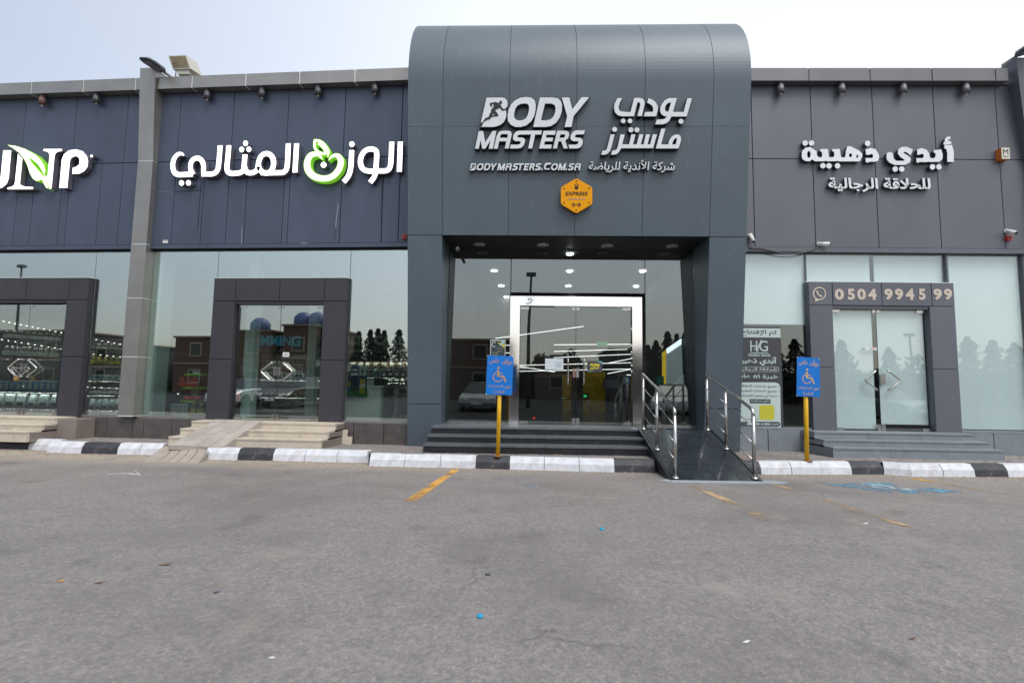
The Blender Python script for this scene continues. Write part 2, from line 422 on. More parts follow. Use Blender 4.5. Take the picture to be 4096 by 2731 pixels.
# ------------------------------------------------------------------ ground
def ground_material():
    m = bpy.data.materials.new('worn_asphalt'); m.use_nodes = True
    n, l = m.node_tree.nodes, m.node_tree.links; p = n['Principled BSDF']
    tc = n.new('ShaderNodeTexCoord')
    def noise(sc, det=4, rough=.6, vec=None):
        t = n.new('ShaderNodeTexNoise'); t.inputs['Scale'].default_value = sc; t.inputs['Detail'].default_value = det; t.inputs['Roughness'].default_value = rough
        l.new(vec or tc.outputs['Object'], t.inputs['Vector']); return t.outputs['Fac']
    def rng(s, a, b, c, d):
        r = n.new('ShaderNodeMapRange'); r.inputs[1].default_value = a; r.inputs[2].default_value = b; r.inputs[3].default_value = c; r.inputs[4].default_value = d
        l.new(s, r.inputs[0]); return r.outputs[0]
    def mixc(f, a, b, mode='MIX'):
        x = n.new('ShaderNodeMix'); x.data_type = 'RGBA'; x.blend_type = mode
        if isinstance(f, float): x.inputs[0].default_value = f
        else: l.new(f, x.inputs[0])
        for i, s in ((6, a), (7, b)):
            if isinstance(s, tuple): x.inputs[i].default_value = s + (1,)
            else: l.new(s, x.inputs[i])
        return x.outputs[2]
    def math_(op, a, b):
        x = n.new('ShaderNodeMath'); x.operation = op
        for i, s in ((0, a), (1, b)):
            if isinstance(s, (int, float)): x.inputs[i].default_value = s
            else: l.new(s, x.inputs[i])
        return x.outputs[0]
    v = n.new('ShaderNodeTexVoronoi'); v.inputs['Scale'].default_value = 75; l.new(tc.outputs['Object'], v.inputs['Vector'])
    v2 = n.new('ShaderNodeTexVoronoi'); v2.inputs['Scale'].default_value = 34; l.new(tc.outputs['Object'], v2.inputs['Vector'])
    sep = n.new('ShaderNodeSeparateColor'); l.new(v.outputs['Color'], sep.inputs[0])
    sep2 = n.new('ShaderNodeSeparateColor'); l.new(v2.outputs['Color'], sep2.inputs[0])
    base = mixc(rng(sep.outputs[0], 0, 1, 0, 1), (.155, .145, .145), (.245, .225, .21))
    base = mixc(rng(sep2.outputs[1], .55, 1, 0, .55), base, (.115, .105, .115))
    base = mixc(rng(sep.outputs[2], .93, .97, 0, .5), base, (.36, .32, .27))
    base = mixc(rng(noise(9, 5), .40, .62, 0, .30), base, (.26, .235, .215))
    base = mixc(rng(noise(22, 3, .55), .42, .60, 0, .35), base, (.12, .112, .118))
    base = mixc(rng(noise(3.2, 5, .7), .45, .62, 0, .22), base, (.12, .112, .11))
    big = noise(.42, 5, .6)
    base = mixc(rng(big, .48, .60, 0, .5), base, (.115, .105, .10))
    map_ = n.new('ShaderNodeMapping'); map_.inputs['Scale'].default_value = (.55, 1.6, 1); map_.inputs['Rotation'].default_value = (0, 0, .2); l.new(tc.outputs['Object'], map_.inputs[0])
    base = mixc(rng(noise(.55, 4, .6, map_.outputs[0]), .52, .62, 0, .28), base, (.12, .11, .10))
    base = mixc(rng(noise(1.7, 3, .5), .63, .70, 0, .42), base, (.085, .08, .078))      # old oil drips
    wv = n.new('ShaderNodeVectorMath'); wv.operation = 'ADD'
    wn = n.new('ShaderNodeTexNoise'); wn.inputs['Scale'].default_value = 1.1; wn.inputs['Detail'].default_value = 5; l.new(tc.outputs['Object'], wn.inputs['Vector'])
    l.new(tc.outputs['Object'], wv.inputs[0]); l.new(wn.outputs['Color'], wv.inputs[1])
    cr = n.new('ShaderNodeTexVoronoi'); cr.feature = 'DISTANCE_TO_EDGE'; cr.inputs['Scale'].default_value = .55; l.new(wv.outputs[0], cr.inputs['Vector'])
    crk = math_('MULTIPLY', rng(cr.outputs['Distance'], .0, .006, 1, 0), rng(noise(.5, 2), .5, .58, 0, .6))
    base = mixc(crk, base, (.07, .065, .06))
    base = mixc(rng(noise(.9, 6, .7), .56, .68, 0, .35), base, (.30, .27, .235))
    base = mixc(1.0, base, (1.05, 1.06, 1.055), 'MULTIPLY')
    # blown sand along the kerb, thinning out towards the middle of the car park
    sx = n.new('ShaderNodeSeparateXYZ'); l.new(tc.outputs['Object'], sx.inputs[0])
    edge = math_('ADD', sx.outputs[1], math_('MULTIPLY', sx.outputs[0], .085))     # kerb recedes to one side
    right = math_('ADD', rng(sx.outputs[0], -12, -1.5, 8.15, 8.0), rng(sx.outputs[0], -2.6, -2.2, .12, -.12))
    near = rng(math_('SUBTRACT', edge, rng(sx.outputs[0], -2.5, 6, 8.1, 8.5)), -.75, -.05, 0, 1)
    lft = rng(sx.outputs[0], -3, 1, 1, .45)
    sand = math_('MULTIPLY', math_('MULTIPLY', near, rng(noise(2.6, 6, .7), .36, .5, .35, 1)), lft)
    base = mixc(sand, base, (.34, .285, .225))
    wide = math_('MULTIPLY', rng(sx.outputs[1], 4.5, 8.5, 0, .35), rng(noise(.8, 3), .4, .6, .2, 1))
    base = mixc(wide, base, (.29, .255, .22))
    l.new(base, p.inputs['Base Color'])
    p.inputs['Roughness'].default_value = .9
    b = n.new('ShaderNodeBump'); b.inputs['Strength'].default_value = .55; b.inputs['Distance'].default_value = .006
    l.new(math_('ADD', v.outputs['Distance'], noise(120, 3)), b.inputs['Height'])
    l.new(b.outputs[0], p.inputs['Normal'])
    return m
m_asph = ground_material()
g = MB(); g.face([(-250, -250, 0), (250, -250, 0), (250, 250, 0), (-250, 250, 0)])
struct('car_park_asphalt', g, m_asph)
g = MB(); g.box(-90, 90, -36, 1.0, .001, .006)
struct('road', g, mat('added_dark_asphalt', (.035, .035, .038), .95, vary=.2, vscale=2, bump=.3, bscale=90, spec=.08))  # unseen dark strip, added to darken the reflections in the shop glass

# worn road paint: real thin sheets, broken up by a noise in opacity
def worn(name, col, thr, sc=26):
    m = bpy.data.materials.new(name); m.use_nodes = True
    n, l = m.node_tree.nodes, m.node_tree.links; p = n['Principled BSDF']
    p.inputs['Base Color'].default_value = col + (1,); p.inputs['Roughness'].default_value = .8
    tc = n.new('ShaderNodeTexCoord')
    a = n.new('ShaderNodeTexNoise'); a.inputs['Scale'].default_value = sc; a.inputs['Detail'].default_value = 8; a.inputs['Roughness'].default_value = .8
    l.new(tc.outputs['Object'], a.inputs['Vector'])
    b = n.new('ShaderNodeTexNoise'); b.inputs['Scale'].default_value = 2.2; b.inputs['Detail'].default_value = 3; l.new(tc.outputs['Object'], b.inputs['Vector'])
    ad = n.new('ShaderNodeMath'); ad.operation = 'ADD'; l.new(a.outputs['Fac'], ad.inputs[0]); l.new(b.outputs['Fac'], ad.inputs[1])
    r = n.new('ShaderNodeMapRange'); r.inputs[1].default_value = thr; r.inputs[2].default_value = thr + .12
    l.new(ad.outputs[0], r.inputs[0]); l.new(r.outputs[0], p.inputs['Alpha'])
    return m
m_y1 = worn('worn_orange_paint', (.58, .31, .07), .86, 45)
m_y2 = worn('faded_orange_paint', (.40, .29, .17), .99, 60)
m_b1 = worn('worn_blue_paint', (.13, .27, .37), .97, 14)
m_w1 = worn('worn_white_paint', (.5, .52, .5), .95, 20)
def sheet(name, pts, m, z=.004, label=None):
    mb = MB()
    mb.prism(pts, 'z', z - .003, z)
    o = struct(name, mb, m)
    if label: o['label'] = label
    return o
def seg(ax, ay, bx, by, w0, w1):
    dx, dy = bx - ax, by - ay; k = math.hypot(dx, dy); nx, ny = -dy / k, dx / k
    return [(ax + nx * w0 / 2, ay + ny * w0 / 2), (ax - nx * w0 / 2, ay - ny * w0 / 2), (bx - nx * w1 / 2, by - ny * w1 / 2), (bx + nx * w1 / 2, by + ny * w1 / 2)]
sheet('parking_line', seg(-.85, 8.0, -1.14, 5.85, .11, .13), m_y1)
sheet('parking_line', seg(2.53, 7.0, 2.66, 5.3, .13, .13), m_y2)
sheet('parking_line', seg(3.70, 7.35, 3.97, 5.0, .10, .10), m_y2)
sheet('parking_line', seg(6.18, 7.86, 6.28, 7.55, .13, .13), m_y1)
sheet('parking_line', seg(6.29, 7.52, 6.55, 6.6, .10, .10), m_y2)
blob = [(4.45, 7.22), (4.9, 7.36), (5.5, 7.42), (5.75, 7.2), (6.1, 6.86), (5.6, 6.72), (4.95, 6.7), (4.7, 6.95)]
sheet('blue_parking_bay_paint', blob, m_b1)
cb = crop(3000, 1700, .466)
for line in ([(940, 505), (1010, 520), (1180, 545), (1440, 552)], [(1040, 510), (1180, 522), (1250, 545)], [(1230, 548), (1330, 545), (1440, 545)]):
    pts = [atz(*cb(*q), .006) for q in line]
    for a, b in zip(pts, pts[1:]): sheet('wheelchair_symbol_paint', seg(a[0], a[1], b[0], b[1], .05, .05), m_w1, .008)
sheet('blue_paint_remnant', [(.12, 6.95), (.42, 6.98), (.44, 6.6), (.1, 6.62)], worn('pale_blue_paint', (.2, .3, .36), 1.08))

# ------------------------------------------------------------------ kerb
def kerb_run(parent, a, b, cols, h=.19, skew=0.0):
    ax, ay = a; bx, by = b; L = math.hypot(bx - ax, by - ay); n = len(cols)
    ang = math.atan2(by - ay, bx - ax); F = Matrix.Translation((ax, ay, 0)) @ Matrix.Rotation(ang, 4, 'Z')
    for i, c in enumerate(cols):
        x0, x1 = L * i / n + .004, L * (i + 1) / n - .004
        j = random.uniform(-.006, .006)
        prof = [(.0 + j, 0), (.015 + j, h * .55), (.075 + j, h), (.17, h + .002), (.17, 0)]
        mb = MB(); mb.prism(prof, 'x', x0, x1)
        part('kerb_stone', mb, m_kwhite if c == 'w' else m_kblack, F, parent)
kerb = put('kerb', None, FW, kind='structure')
kerb_run(kerb, (-14.0, 9.95), (-9.02, 9.52), 'wwwbwwwb')
kerb_run(kerb, (-9.02, 9.50), (-8.40, 9.40), 'w')
kerb_run(kerb, (-8.36, 9.16), (-7.68, 9.09), 'w')
kerb_run(kerb, (-7.68, 9.09), (-7.02, 9.07), 'b')
kerb_run(kerb, (-7.02, 9.07), (-6.22, 9.05), 'ww')
kerb_run(kerb, (-5.21, 8.66), (-4.62, 8.61), 'w')
kerb_run(kerb, (-4.62, 8.61), (-4.02, 8.60), 'b')
kerb_run(kerb, (-4.02, 8.60), (-2.38, 8.54), 'www')
kerb_run(kerb, (-2.28, 8.22), (-.55, 8.14), 'www')
kerb_run(kerb, (-.55, 8.14), (-.01, 8.085), 'b')
kerb_run(kerb, (-.01, 8.085), (1.64, 7.98), 'www')
kerb_run(kerb, (1.64, 7.98), (2.28, 7.98), 'b')
kerb_run(kerb, (3.62, 7.97), (3.94, 7.98), 'b')
kerb_run(kerb, (3.94, 7.98), (5.45, 8.10), 'www')
kerb_run(kerb, (5.45, 8.10), (5.98, 8.14), 'b')
kerb_run(kerb, (5.98, 8.14), (6.30, 7.98), 'w')
kerb_run(kerb, (6.30, 7.98), (7.36, 8.05), 'ww')
kerb_run(kerb, (7.36, 8.05), (7.92, 8.09), 'b')
kerb_run(kerb, (7.92, 8.09), (12.2, 8.4), 'wwwbwwwb')

# pavement: bed, falling slightly to the wall, and its interlocking pavers
m_bed = mat('paver_bedding', (.20, .17, .145), .95, vary=.2, vscale=5)
m_pav = mat('paver_grey', (.23, .21, .195), .9, vary=.22, vscale=3, bump=.2, bscale=50)
m_pav2 = mat('paver_red', (.25, .185, .17), .9, vary=.22, vscale=3, bump=.2, bscale=50)
front = [(-14, 10.05), (-8.4, 9.5), (-8.38, 9.26), (-6.2, 9.15), (-6.18, 9.15), (-5.2, 8.78), (-2.4, 8.64), (-2.3, 8.32), (0, 8.19), (2.3, 8.09), (3.6, 8.08), (5.45, 8.2), (5.98, 8.24), (6.35, 8.08), (12.2, 8.5)]
def fy(x):
    for (a, b), (c, d) in zip(front, front[1:]):
        if a <= x <= c: return b + (d - b) * (x - a) / (c - a)
    return 9
def pz(y): return .155 + (.19 - .155) * max(0, min(1, (9.6 - y) / 1.2))
mb = MB()
xs = [f[0] for f in front]
for (a, b), (c, d) in zip(front, front[1:]):
    if -.1 < a - 2.3 < .1: continue                      # the ramp stands here
    mb.face([(a, b, pz(b) - .012), (c, d, pz(d) - .012), (c, 9.62, pz(9.62) - .012), (a, 9.62, pz(9.62) - .012)])
    mb.face([(a, 9.62, pz(9.62) - .012), (c, 9.62, pz(9.62) - .012), (c, 12.5, pz(9.7) - .012), (a, 12.5, pz(9.7) - .012)])
pave = struct('pavement', mb, m_bed)
pl = []
random.seed(3)
yy = 8.1; row = 0
while yy < 10.9:
    x = -12.6 + (row % 2) * .1
    while x < 10.8:
        cy, cx = yy + .05, x + .1
        wall = (9.50 - cx * .085 + .15) if cx < -1.95 else 9.75
        if cy > fy(cx) + .06 and cy < wall and not (2.2 < cx < 3.7) and not (-1.5 < cx < 2.3 and cy > 8.55) and not (5.7 < cx < 8.3 and cy > 8.8) and not (-6.0 < cx < -3.3 and cy > 9.1):
            pl.append((abs(cx) * .6 + cy, x, yy))
        x += .2
    yy += .1; row += 1
pl.sort()
pm = {}
for k, m in (('g', m_pav), ('r', m_pav2)):
    b = MB(); b.box(0, .192, 0, .092, -.02, 0); b.v = [(v[0] if v[2] < 0 else v[0] * .97 + .003, v[1] if v[2] < 0 else v[1] * .95 + .002, v[2]) for v in b.v]; pm[k] = b.mesh('paver', m)
rest = MB()
for i, (_, x, y) in enumerate(pl):
    z = pz(y + .05) + random.uniform(-.003, .003)
    red = (int((x + 20) / 1.6) + int(y * 2)) % 5 == 0
    if i < 290:
        F = Matrix.Translation((x, y, z)) @ Matrix.Rotation(random.uniform(-.02, .02), 4, 'X')
        put('paver', pm['r' if red else 'g'], F, pave)
    else: rest.box(x, x + .19, y, y + .09, z - .02, z)
part('paver_field', rest, m_pav, FW, pave, kind='stuff')
# dropped kerb with its own sloping pavers
dk = put('dropped_kerb', None, FW, kind='structure')
mslope = mat('slope_paver', (.34, .29, .245), .9, vary=.15, vscale=4, bump=.2, bscale=50)
for i in range(5):
    for j in range(4):
        a0, a1 = i / 5 + .008, (i + 1) / 5 - .008; b0, b1 = j / 4 + .006, (j + 1) / 4 - .006
        def P(a, b):
            xb = -6.22 + 1.02 * a + .28 * (1 - b) * (.9 - a * .6); yb = 9.12 - .42 * a
            xf = -5.95 + .88 * a; yf = 8.36 - .12 * a
            return (xf + (xb - xf) * b, yf + (yb - yf) * b, .012 + .145 * b)
        q = [P(a0, b0), P(a1, b0), P(a1, b1), P(a0, b1)]
        mb = MB(); mb.loft([[(x, y, z - .05) for x, y, z in q], q])
        part('paver', mb, mslope, FW, dk)
mb = MB(); q = [(-6.28, 9.14, .13), (-5.15, 8.68, .13), (-5.03, 8.2, .0), (-6.0, 8.34, .0)]
mb.loft([[(x, y, z - .2) for x, y, z in q], q]); part('slope_bed', mb, m_conc, FW, dk)

# ------------------------------------------------------------------ helpers for shop fronts
GAP = .006
def panel(parent, F, u0, u1, z0, z1, v, m, th=.03, name='panel'):
    mb = MB(); e = .004
    a = [(u0 + GAP, -v + e, z0 + GAP), (u1 - GAP, -v + e, z0 + GAP), (u1 - GAP, -v + e, z1 - GAP), (u0 + GAP, -v + e, z1 - GAP)]
    c = [(x + (e if i in (0, 3) else -e), -v, z + (e if i < 2 else -e)) for i, (x, y, z) in enumerate(a)]
    back = [(x, -v + th, z) for x, y, z in a]
    mb.loft([back, a, c])
    return part(name, mb, m, F, parent)
def box_part(parent, F, name, m, *b, **kw):
    mb = MB(); mb.box(*b); return part(name, mb, m, F, parent, **kw)
def pane(parent, F, u0, u1, z0, z1, d, m, name='glass_pane'):
    mb = MB(); mb.box(u0, u1, d, d + .012, z0, z1); return part(name, mb, m, F, parent)

def room(parent, F, u0, u1, d0, d1, z0, z1, wall, side=None, ceil=None, floor=None):
    t = .12
    box_part(parent, F, 'back_wall', wall, u0, u1, d1, d1 + t, z0, z1)
    box_part(parent, F, 'side_wall', side or wall, u0 - t, u0, d0, d1 + t, z0, z1)
    box_part(parent, F, 'side_wall', side or wall, u1, u1 + t, d0, d1 + t, z0, z1)
    box_part(parent, F, 'ceiling', ceil or m_ceil, u0 - t, u1 + t, d0, d1 + t, z1, z1 + .1)
    box_part(parent, F, 'floor', floor or m_tile, u0 - t, u1 + t, d0, d1 + t, z0 - .1, z0)

def chevron_handle(parent, F, u, z, v, sgn, h=.36, w=.20):
    """sgn -1 opens to the left like <"""
    mb = MB()
    for dv in (.05,):
        a = (u - sgn * 0, -v - dv, z + h / 2); b = (u + sgn * w, -v - dv, z); c = (u, -v - dv, z - h / 2)
        mb.tube(spline([(u, -v, z + h / 2), (u + sgn * .005, -v - dv, z + h / 2 - .01), (u + sgn * w * .9, -v - dv, z + .03), b, (u + sgn * w * .9, -v - dv, z - .03), (u + sgn * .005, -v - dv, z - h / 2 + .01), (u, -v, z - h / 2)], 4), .017, 8)
    return part('handle', mb, m_steel, F, parent)

def leaf_door(parent, F, u0, u1, z0, z1, d, m, hinge, handle=None):
    dr = pane(parent, F, u0, u1, z0, z1, d, m, 'door')
    hx = u0 if hinge == 'l' else u1 - .17
    box_part(dr, F, 'patch_fitting', m_steel, hx, hx + .17, d - .01, d + .022, z1 - .055, z1 + .002)
    box_part(dr, F, 'patch_fitting', m_steel, hx, hx + .17, d - .01, d + .022, z0 - .002, z0 + .055)
    sx = u1 - .07 if hinge == 'l' else u0
    box_part(dr, F, 'floor_lock', m_steel, sx, sx + .07, d - .014, d + .026, z0, z0 + .12)
    box_part(dr, F, 'patch_fitting', m_steel, sx, sx + .06, d - .01, d + .022, z1 - .06, z1 + .002)
    return dr

def portal(b, F, u0, u1, o0, o1, ztop, zhead, zmid, zbase, v, m, seams, back=-.10):
    """projecting door surround: two legs in two panels each, head band of panels, deep reveals, on building b"""
    d0 = -back
    for (a, c) in ((u0, o0), (o1, u1)):
        for (s, e) in ((zbase, zmid), (zmid, zhead + .06)):
            panel(b, F, a, c, s, e, v, m, name='portal_panel')
        box_part(b, F, 'portal_side', m, a + .004, c - .004, -v + .028, d0, zbase, zhead)
    hs = [u0] + seams + [u1]
    for a, c in zip(hs, hs[1:]):
        panel(b, F, a, c, zhead + .06, ztop, v, m, name='portal_panel')
    box_part(b, F, 'portal_head', m, u0 + .004, u1 - .004, -v + .028, d0, zhead, ztop - .006)
    box_part(b, F, 'portal_cap', m_white, u0 - .01, u1 + .01, -v + .05, d0, ztop - .005, ztop + .012)

def stairs(name, label, F, u0, u1, steps, zbase, dback, m, mn, tilew=1.2, side=None, nos=.012, group=None):
    """steps: list of (v, z) nosings from top to bottom; each one a tread over tiled risers"""
    t = thing(name, label, 'steps', F, ((u0 + u1) / 2, -steps[-1][0], zbase), group)
    zs = [s[1] for s in steps] + [zbase]
    for i, (v, z) in enumerate(steps):
        zlow = zs[i + 1]
        back = dback if i == 0 else -steps[i - 1][0] + .0
        k = max(1, round((u1 - u0) / tilew)); wv = (u1 - u0) / k
        for j in range(k):
            a, c = u0 + j * wv + .002, u0 + (j + 1) * wv - .002
            box_part(t, F, 'tread', mn, a, c, -v - nos, back - .004, z - .028, z)
            box_part(t, F, 'riser', m, a, c, -v, -v + .05, zlow + .002, z - .03)
        box_part(t, F, 'side_tile', side or m, u0 + .001, u0 + .03, -v + .052, dback, zlow, z - .03)
        box_part(t, F, 'side_tile', side or m, u1 - .03, u1 - .001, -v + .052, dback, zlow, z - .03)
    return t
# ================================================================== nutrition shops (frame FL)
PX0, PX1 = -7.89, -7.555                                   # silver pilaster between the two shops
zP = [.60, 1.78, 2.98, 4.10, 5.87]
def shopfront(name, label, u0, u1, F, seams, wallm, zmid, zb, zt, extra, glassm):
    t = thing(name, label, 'shop', F, ((u0 + u1) / 2, 0, .15))
    ss = [u0] + [s for s in seams if u0 < s < u1] + [u1]
    for a, c in zip(ss, ss[1:]):
        panel(t, F, a, c, zmid, zt, 0, wallm, name='fascia_panel')
        cuts = [a] + sorted(e for e in extra if a + .03 < e < c - .03) + [c]
        for p, q in zip(cuts, cuts[1:]):
            panel(t, F, p, q, zb, zmid, 0, wallm, name='fascia_panel')
    box_part(t, F, 'fascia_backing', m_dark, u0, u1, .031, .11, zb - .02, zt + .05)
    box_part(t, F, 'fascia_base_rail', wallm, u0, u1, -.02, .03, zb - .085, zb - .004)
    return t
def parapet(t, F, u0, u1, joints, z0, z1, v, m, jm):
    js = [u0] + [j for j in joints if u0 < j < u1] + [u1]
    for a, c in zip(js, js[1:]):
        mb = MB(); mb.box(a + .014, c - .014, -v, .05, z0, z1); part('parapet_panel', mb, m, F, t)
    for j in js[1:-1]:
        mb = MB(); mb.box(j - .013, j + .013, -v + .012, .05, z0 + .004, z1 - .012); part('parapet_joint', mb, jm, F, t)

SEAM_L = [-13.13, -11.93, -10.73, -9.53, -8.33, -7.13, -5.94, -4.74, -3.52, -2.31]
def xl(px, py): return at(FL, px, py)[0]
extraL = [xl(804, 900), xl(978, 880), xl(1150, 900), xl(1360, 850), xl(1527, 880), xl(400, 750), xl(232, 900), xl(120, 900)]
shopA = shopfront('supplement_shop', 'navy panelled shop of sports supplements with a chained glass door', -13.9, -7.66, FL, SEAM_L, m_navy, 5.90, 4.12, 7.408, extraL, m_shopglass)
shopB = shopfront('nutrition_shop', 'navy panelled diet shop between the silver pilaster and the tall gym tower', -7.66, -1.93, FL, SEAM_L, m_navy, 5.90, 4.12, 7.408, extraL, m_shopglass)
JL = [-14.0, -12.8, -11.6, -10.45, -9.24, -8.05, -6.78, -5.60, -4.44, -3.27, -2.11]
for t, a, c in ((shopA, -13.9, -7.89), (shopB, -7.555, -1.85)):
    parapet(t, FL, a, c, JL, 7.41, 7.67, .17, m_silver, m_white)
    box_part(t, FL, 'roof', m_conc, a, c, .05, 6.2, 7.2, 7.4)
    box_part(t, FL, 'glazing_head', m_dark, a, c, .06, .14, 3.99, 4.10)
# glazing
for t, cuts in ((shopA, [-13.9, -11.62, -8.825, -7.70]), (shopB, [-7.62, -6.102, -3.289, -1.86])):
    for i, (a, c) in enumerate(zip(cuts, cuts[1:])):
        if (a, c) == (-6.102, -3.289) or (a, c) == (-11.62, -8.825):
            pane(t, FL, a + .006, c - .006, 3.42, 3.99, .07, m_shopglass)
        else:
            pane(t, FL, a + .006, c - .006, .60, 3.99, .07, m_shopglass)
            box_part(t, FL, 'sill', m_silver, a, c, .03, .16, .555, .60)
    for j, (k, c) in enumerate([(cuts[0], cuts[-1])]):
        pass
# portals, doors
portal(shopB, FL, -6.085, -3.29, -5.607, -3.765, 3.41, 2.877, 1.764, .565, .05, m_charcoal, [-5.615, -4.684, -3.75])
portal(shopA, FL, -11.62, -8.825, -11.15, -9.298, 3.43, 2.90, 1.778, .565, .05, m_charcoal, [-11.16, -10.238, -9.269])
dB = []
for t, o0, o1, mid in ((shopB, -5.607, -3.765, -4.688), (shopA, -11.15, -9.298, -10.22)):
    d1 = leaf_door(t, FL, o0 + .02, mid - .006, .565, 2.87, .06, m_doorglass, 'l')
    d2 = leaf_door(t, FL, mid + .006, o1 - .02, .565, 2.87, .06, m_doorglass, 'r')
    chevron_handle(d1, FL, mid - .12, 1.53, -.06, -1)
    chevron_handle(d2, FL, mid + .12, 1.53, -.06, 1)
    box_part(d1, FL, 'lock', m_steel, mid - .09, mid - .008, .04, .058, 1.45, 1.63)
    box_part(d2, FL, 'lock', m_steel, mid + .008, mid + .06, .04, .058, 1.45, 1.63)
    dB.append((d1, d2))
# torn joints and peeling tape on the lower fascia
def torn(px_pts, w_, m, name='peeling_joint'):
    mb = MB(); addflat(mb, [stroke([at(FL, *q, .004) for q in px_pts], w_, False)], .001, .005); part(name, mb, m, FL, shopB)
torn([(698, 768), (725, 764), (745, 766), (770, 761), (788, 763), (805, 759)], .012, m_dark)
torn([(632, 767), (650, 769), (698, 770)], .005, m_conc)
torn([(969, 905), (967, 930), (966, 976)], .007, mat('pale_sealant', (.40, .40, .42), .7))
torn([(1353, 815), (1349, 850), (1345, 880), (1343, 910)], .010, mat('pale_sealant', (.40, .40, .42), .7))
torn([(1341, 915), (1338, 945), (1336, 965)], .005, m_dark)
torn([(1529, 700), (1527, 760), (1523, 830), (1525, 890), (1526, 970)], .008, m_dark)
torn([(805, 720), (800, 780), (795, 850), (790, 920)], .009, m_dark)
torn([(1198, 975), (1215, 972), (1240, 975)], .008, mat('pale_sealant', (.40, .40, .42), .7))
# plinths of brown tiles
def plinth(t, F, u0, u1, z0, z1, v, m, w, start=None):
    u = u0 if start is None else start
    while u < u1 - .01:
        e = min(u + w, u1)
        a = max(u, u0)
        if e > a + .02: panel(t, F, a, e, z0, z1, v, m, th=.02, name='tile')
        u += w
    box_part(t, F, 'plinth', m_dark, u0, u1, -v + .021, .3, z0, z1 - .002)
plinth(shopA, FL, -8.825, -7.66, .10, .556, .0, m_brown, .6, -8.825)
plinth(shopB, FL, -7.66, -6.085, .10, .556, .0, m_brown, .6, -8.02)
plinth(shopB, FL, -3.29, -1.96, .10, .556, .0, m_brown, .6, -3.66)
plinth(shopA, FL, -13.9, -8.825, .10, .556, .0, m_brown, .6)
plinth(shopB, FL, -6.085, -3.29, .10, .556, -.02, m_brown, .6)
# rooms
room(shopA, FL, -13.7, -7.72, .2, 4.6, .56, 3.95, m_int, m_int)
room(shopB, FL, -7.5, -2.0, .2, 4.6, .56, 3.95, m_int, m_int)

# pilaster: upright below, leaning out to the parapet at the top
def pilaster(label, F, u0, u1, back):
    t = thing('pilaster', label, 'pilaster', F, ((u0 + u1) / 2, 0, .6))
    prof = [(.12, z) for z in zP] + [(.25, 7.83)]
    for (va, za), (vb, zb_) in zip(prof, prof[1:]):
        g_ = .016
        mb = MB()
        A = [(u0, -va, za + g_), (u1, -va, za + g_), (u1, back, za + g_), (u0, back, za + g_)]
        B = [(u0, -vb, zb_), (u1, -vb, zb_), (u1, back, zb_), (u0, back, zb_)]
        mb.loft([A, B]); part('pilaster_panel', mb, m_silver, F, t)
        mb = MB(); mb.box(u0 + .004, u1 - .004, -va + .004, back, za - .004, za + g_ + .002); part('joint_strip', mb, m_white, F, t)
    return t
pilaster('silver pilaster with a rusty foot dividing the two navy shops', FL, PX0, PX1, .14)
rp = thing('pilaster', 'dark grey pilaster closing the barber shop wall beside the camera box', 'pilaster', FR, (10.3, 0, .15))

def navystep(u0, u1): pass
stairs('entrance_steps', 'cream stone steps with a concrete ramp laid over them', FL, -6.08, -3.24, [(.42, .565), (.70, .445), (.97, .325)], .15, -.0, m_cream, m_cream, .95, m_brownlight)
stairs('entrance_steps', 'cream stone steps below the chained supplement shop door', FL, -11.4, -8.86, [(.42, .565), (.70, .45), (.97, .345)], .15, -.0, m_cream, m_cream, .95, m_brownlight)
mb = MB(); mb.box(-8.858, -8.45, -.42, -.02, .15, .54)
solo('plinth_block', mb, m_brownlight, FL, 'taupe tiled block flanking the chained shop entrance', 'plinth block')
# concrete wedge
mb = MB()
q = [(-5.62, -.40, .60), (-4.68, -.40, .60), (-4.86, -1.24, .205), (-5.86, -1.24, .205)]
mb.loft([[(x, y, .13) for x, y, z in q], q])
rampc = solo('concrete_ramp', mb, m_conc, FL, 'rough concrete wheelchair ramp poured over the cream steps', 'ramp')
for i in range(1, 4):
    f0 = i / 4
    a = [q[0][k] + (q[1][k] - q[0][k]) * f0 for k in range(3)]; b = [q[3][k] + (q[2][k] - q[3][k]) * f0 for k in range(3)]
    mb = MB(); mb.tube([(a[0], a[1], a[2] + .001), (b[0], b[1], b[2] + .001)], .006, 4); part('ramp_groove', mb, m_conc, FL, rampc)
# loose cream offcut leaning on the plinth
mb = MB(); mb.prism([(-3.33, .16), (-3.33, .42), (-3.15, .43), (-3.15, .30), (-3.05, .30), (-3.05, .15)], 'y', -.10, -.07)
mb.v = [(x, y + (z - .15) * .12, z) for x, y, z in mb.v]
solo('stone_offcut', mb, m_cream, FL, 'L-shaped cream stone slab leaning against the brown plinth', 'stone slab')

# ================================================================== barber shop (frame FR)
shopC = thing('barber_shop', 'grey panelled barber shop with frosted white windows', 'shop', FR, (7.2, 0, .15))
SR = [4.25, 4.77, 5.955, 7.18, 8.385, 9.61, 10.12]
for a, c in zip(SR, SR[1:]):
    panel(shopC, FR, a, c, 5.92, 7.453, 0, m_grey, name='fascia_panel')
    panel(shopC, FR, a, c, 4.115, 5.92, 0, m_grey, name='fascia_panel')
box_part(shopC, FR, 'fascia_backing', m_dark, 4.25, 10.12, .031, .11, 4.1, 7.5)
box_part(shopC, FR, 'fascia_base_rail', m_grey, 4.25, 10.12, -.03, .03, 4.02, 4.11)
parapet(shopC, FR, 4.2, 9.74, [5.84, 7.04, 8.25, 9.48], 7.455, 7.72, .17, m_silver2, m_grey)
box_part(shopC, FR, 'roof', m_conc, 4.2, 11.5, .05, 6.2, 7.2, 7.42)
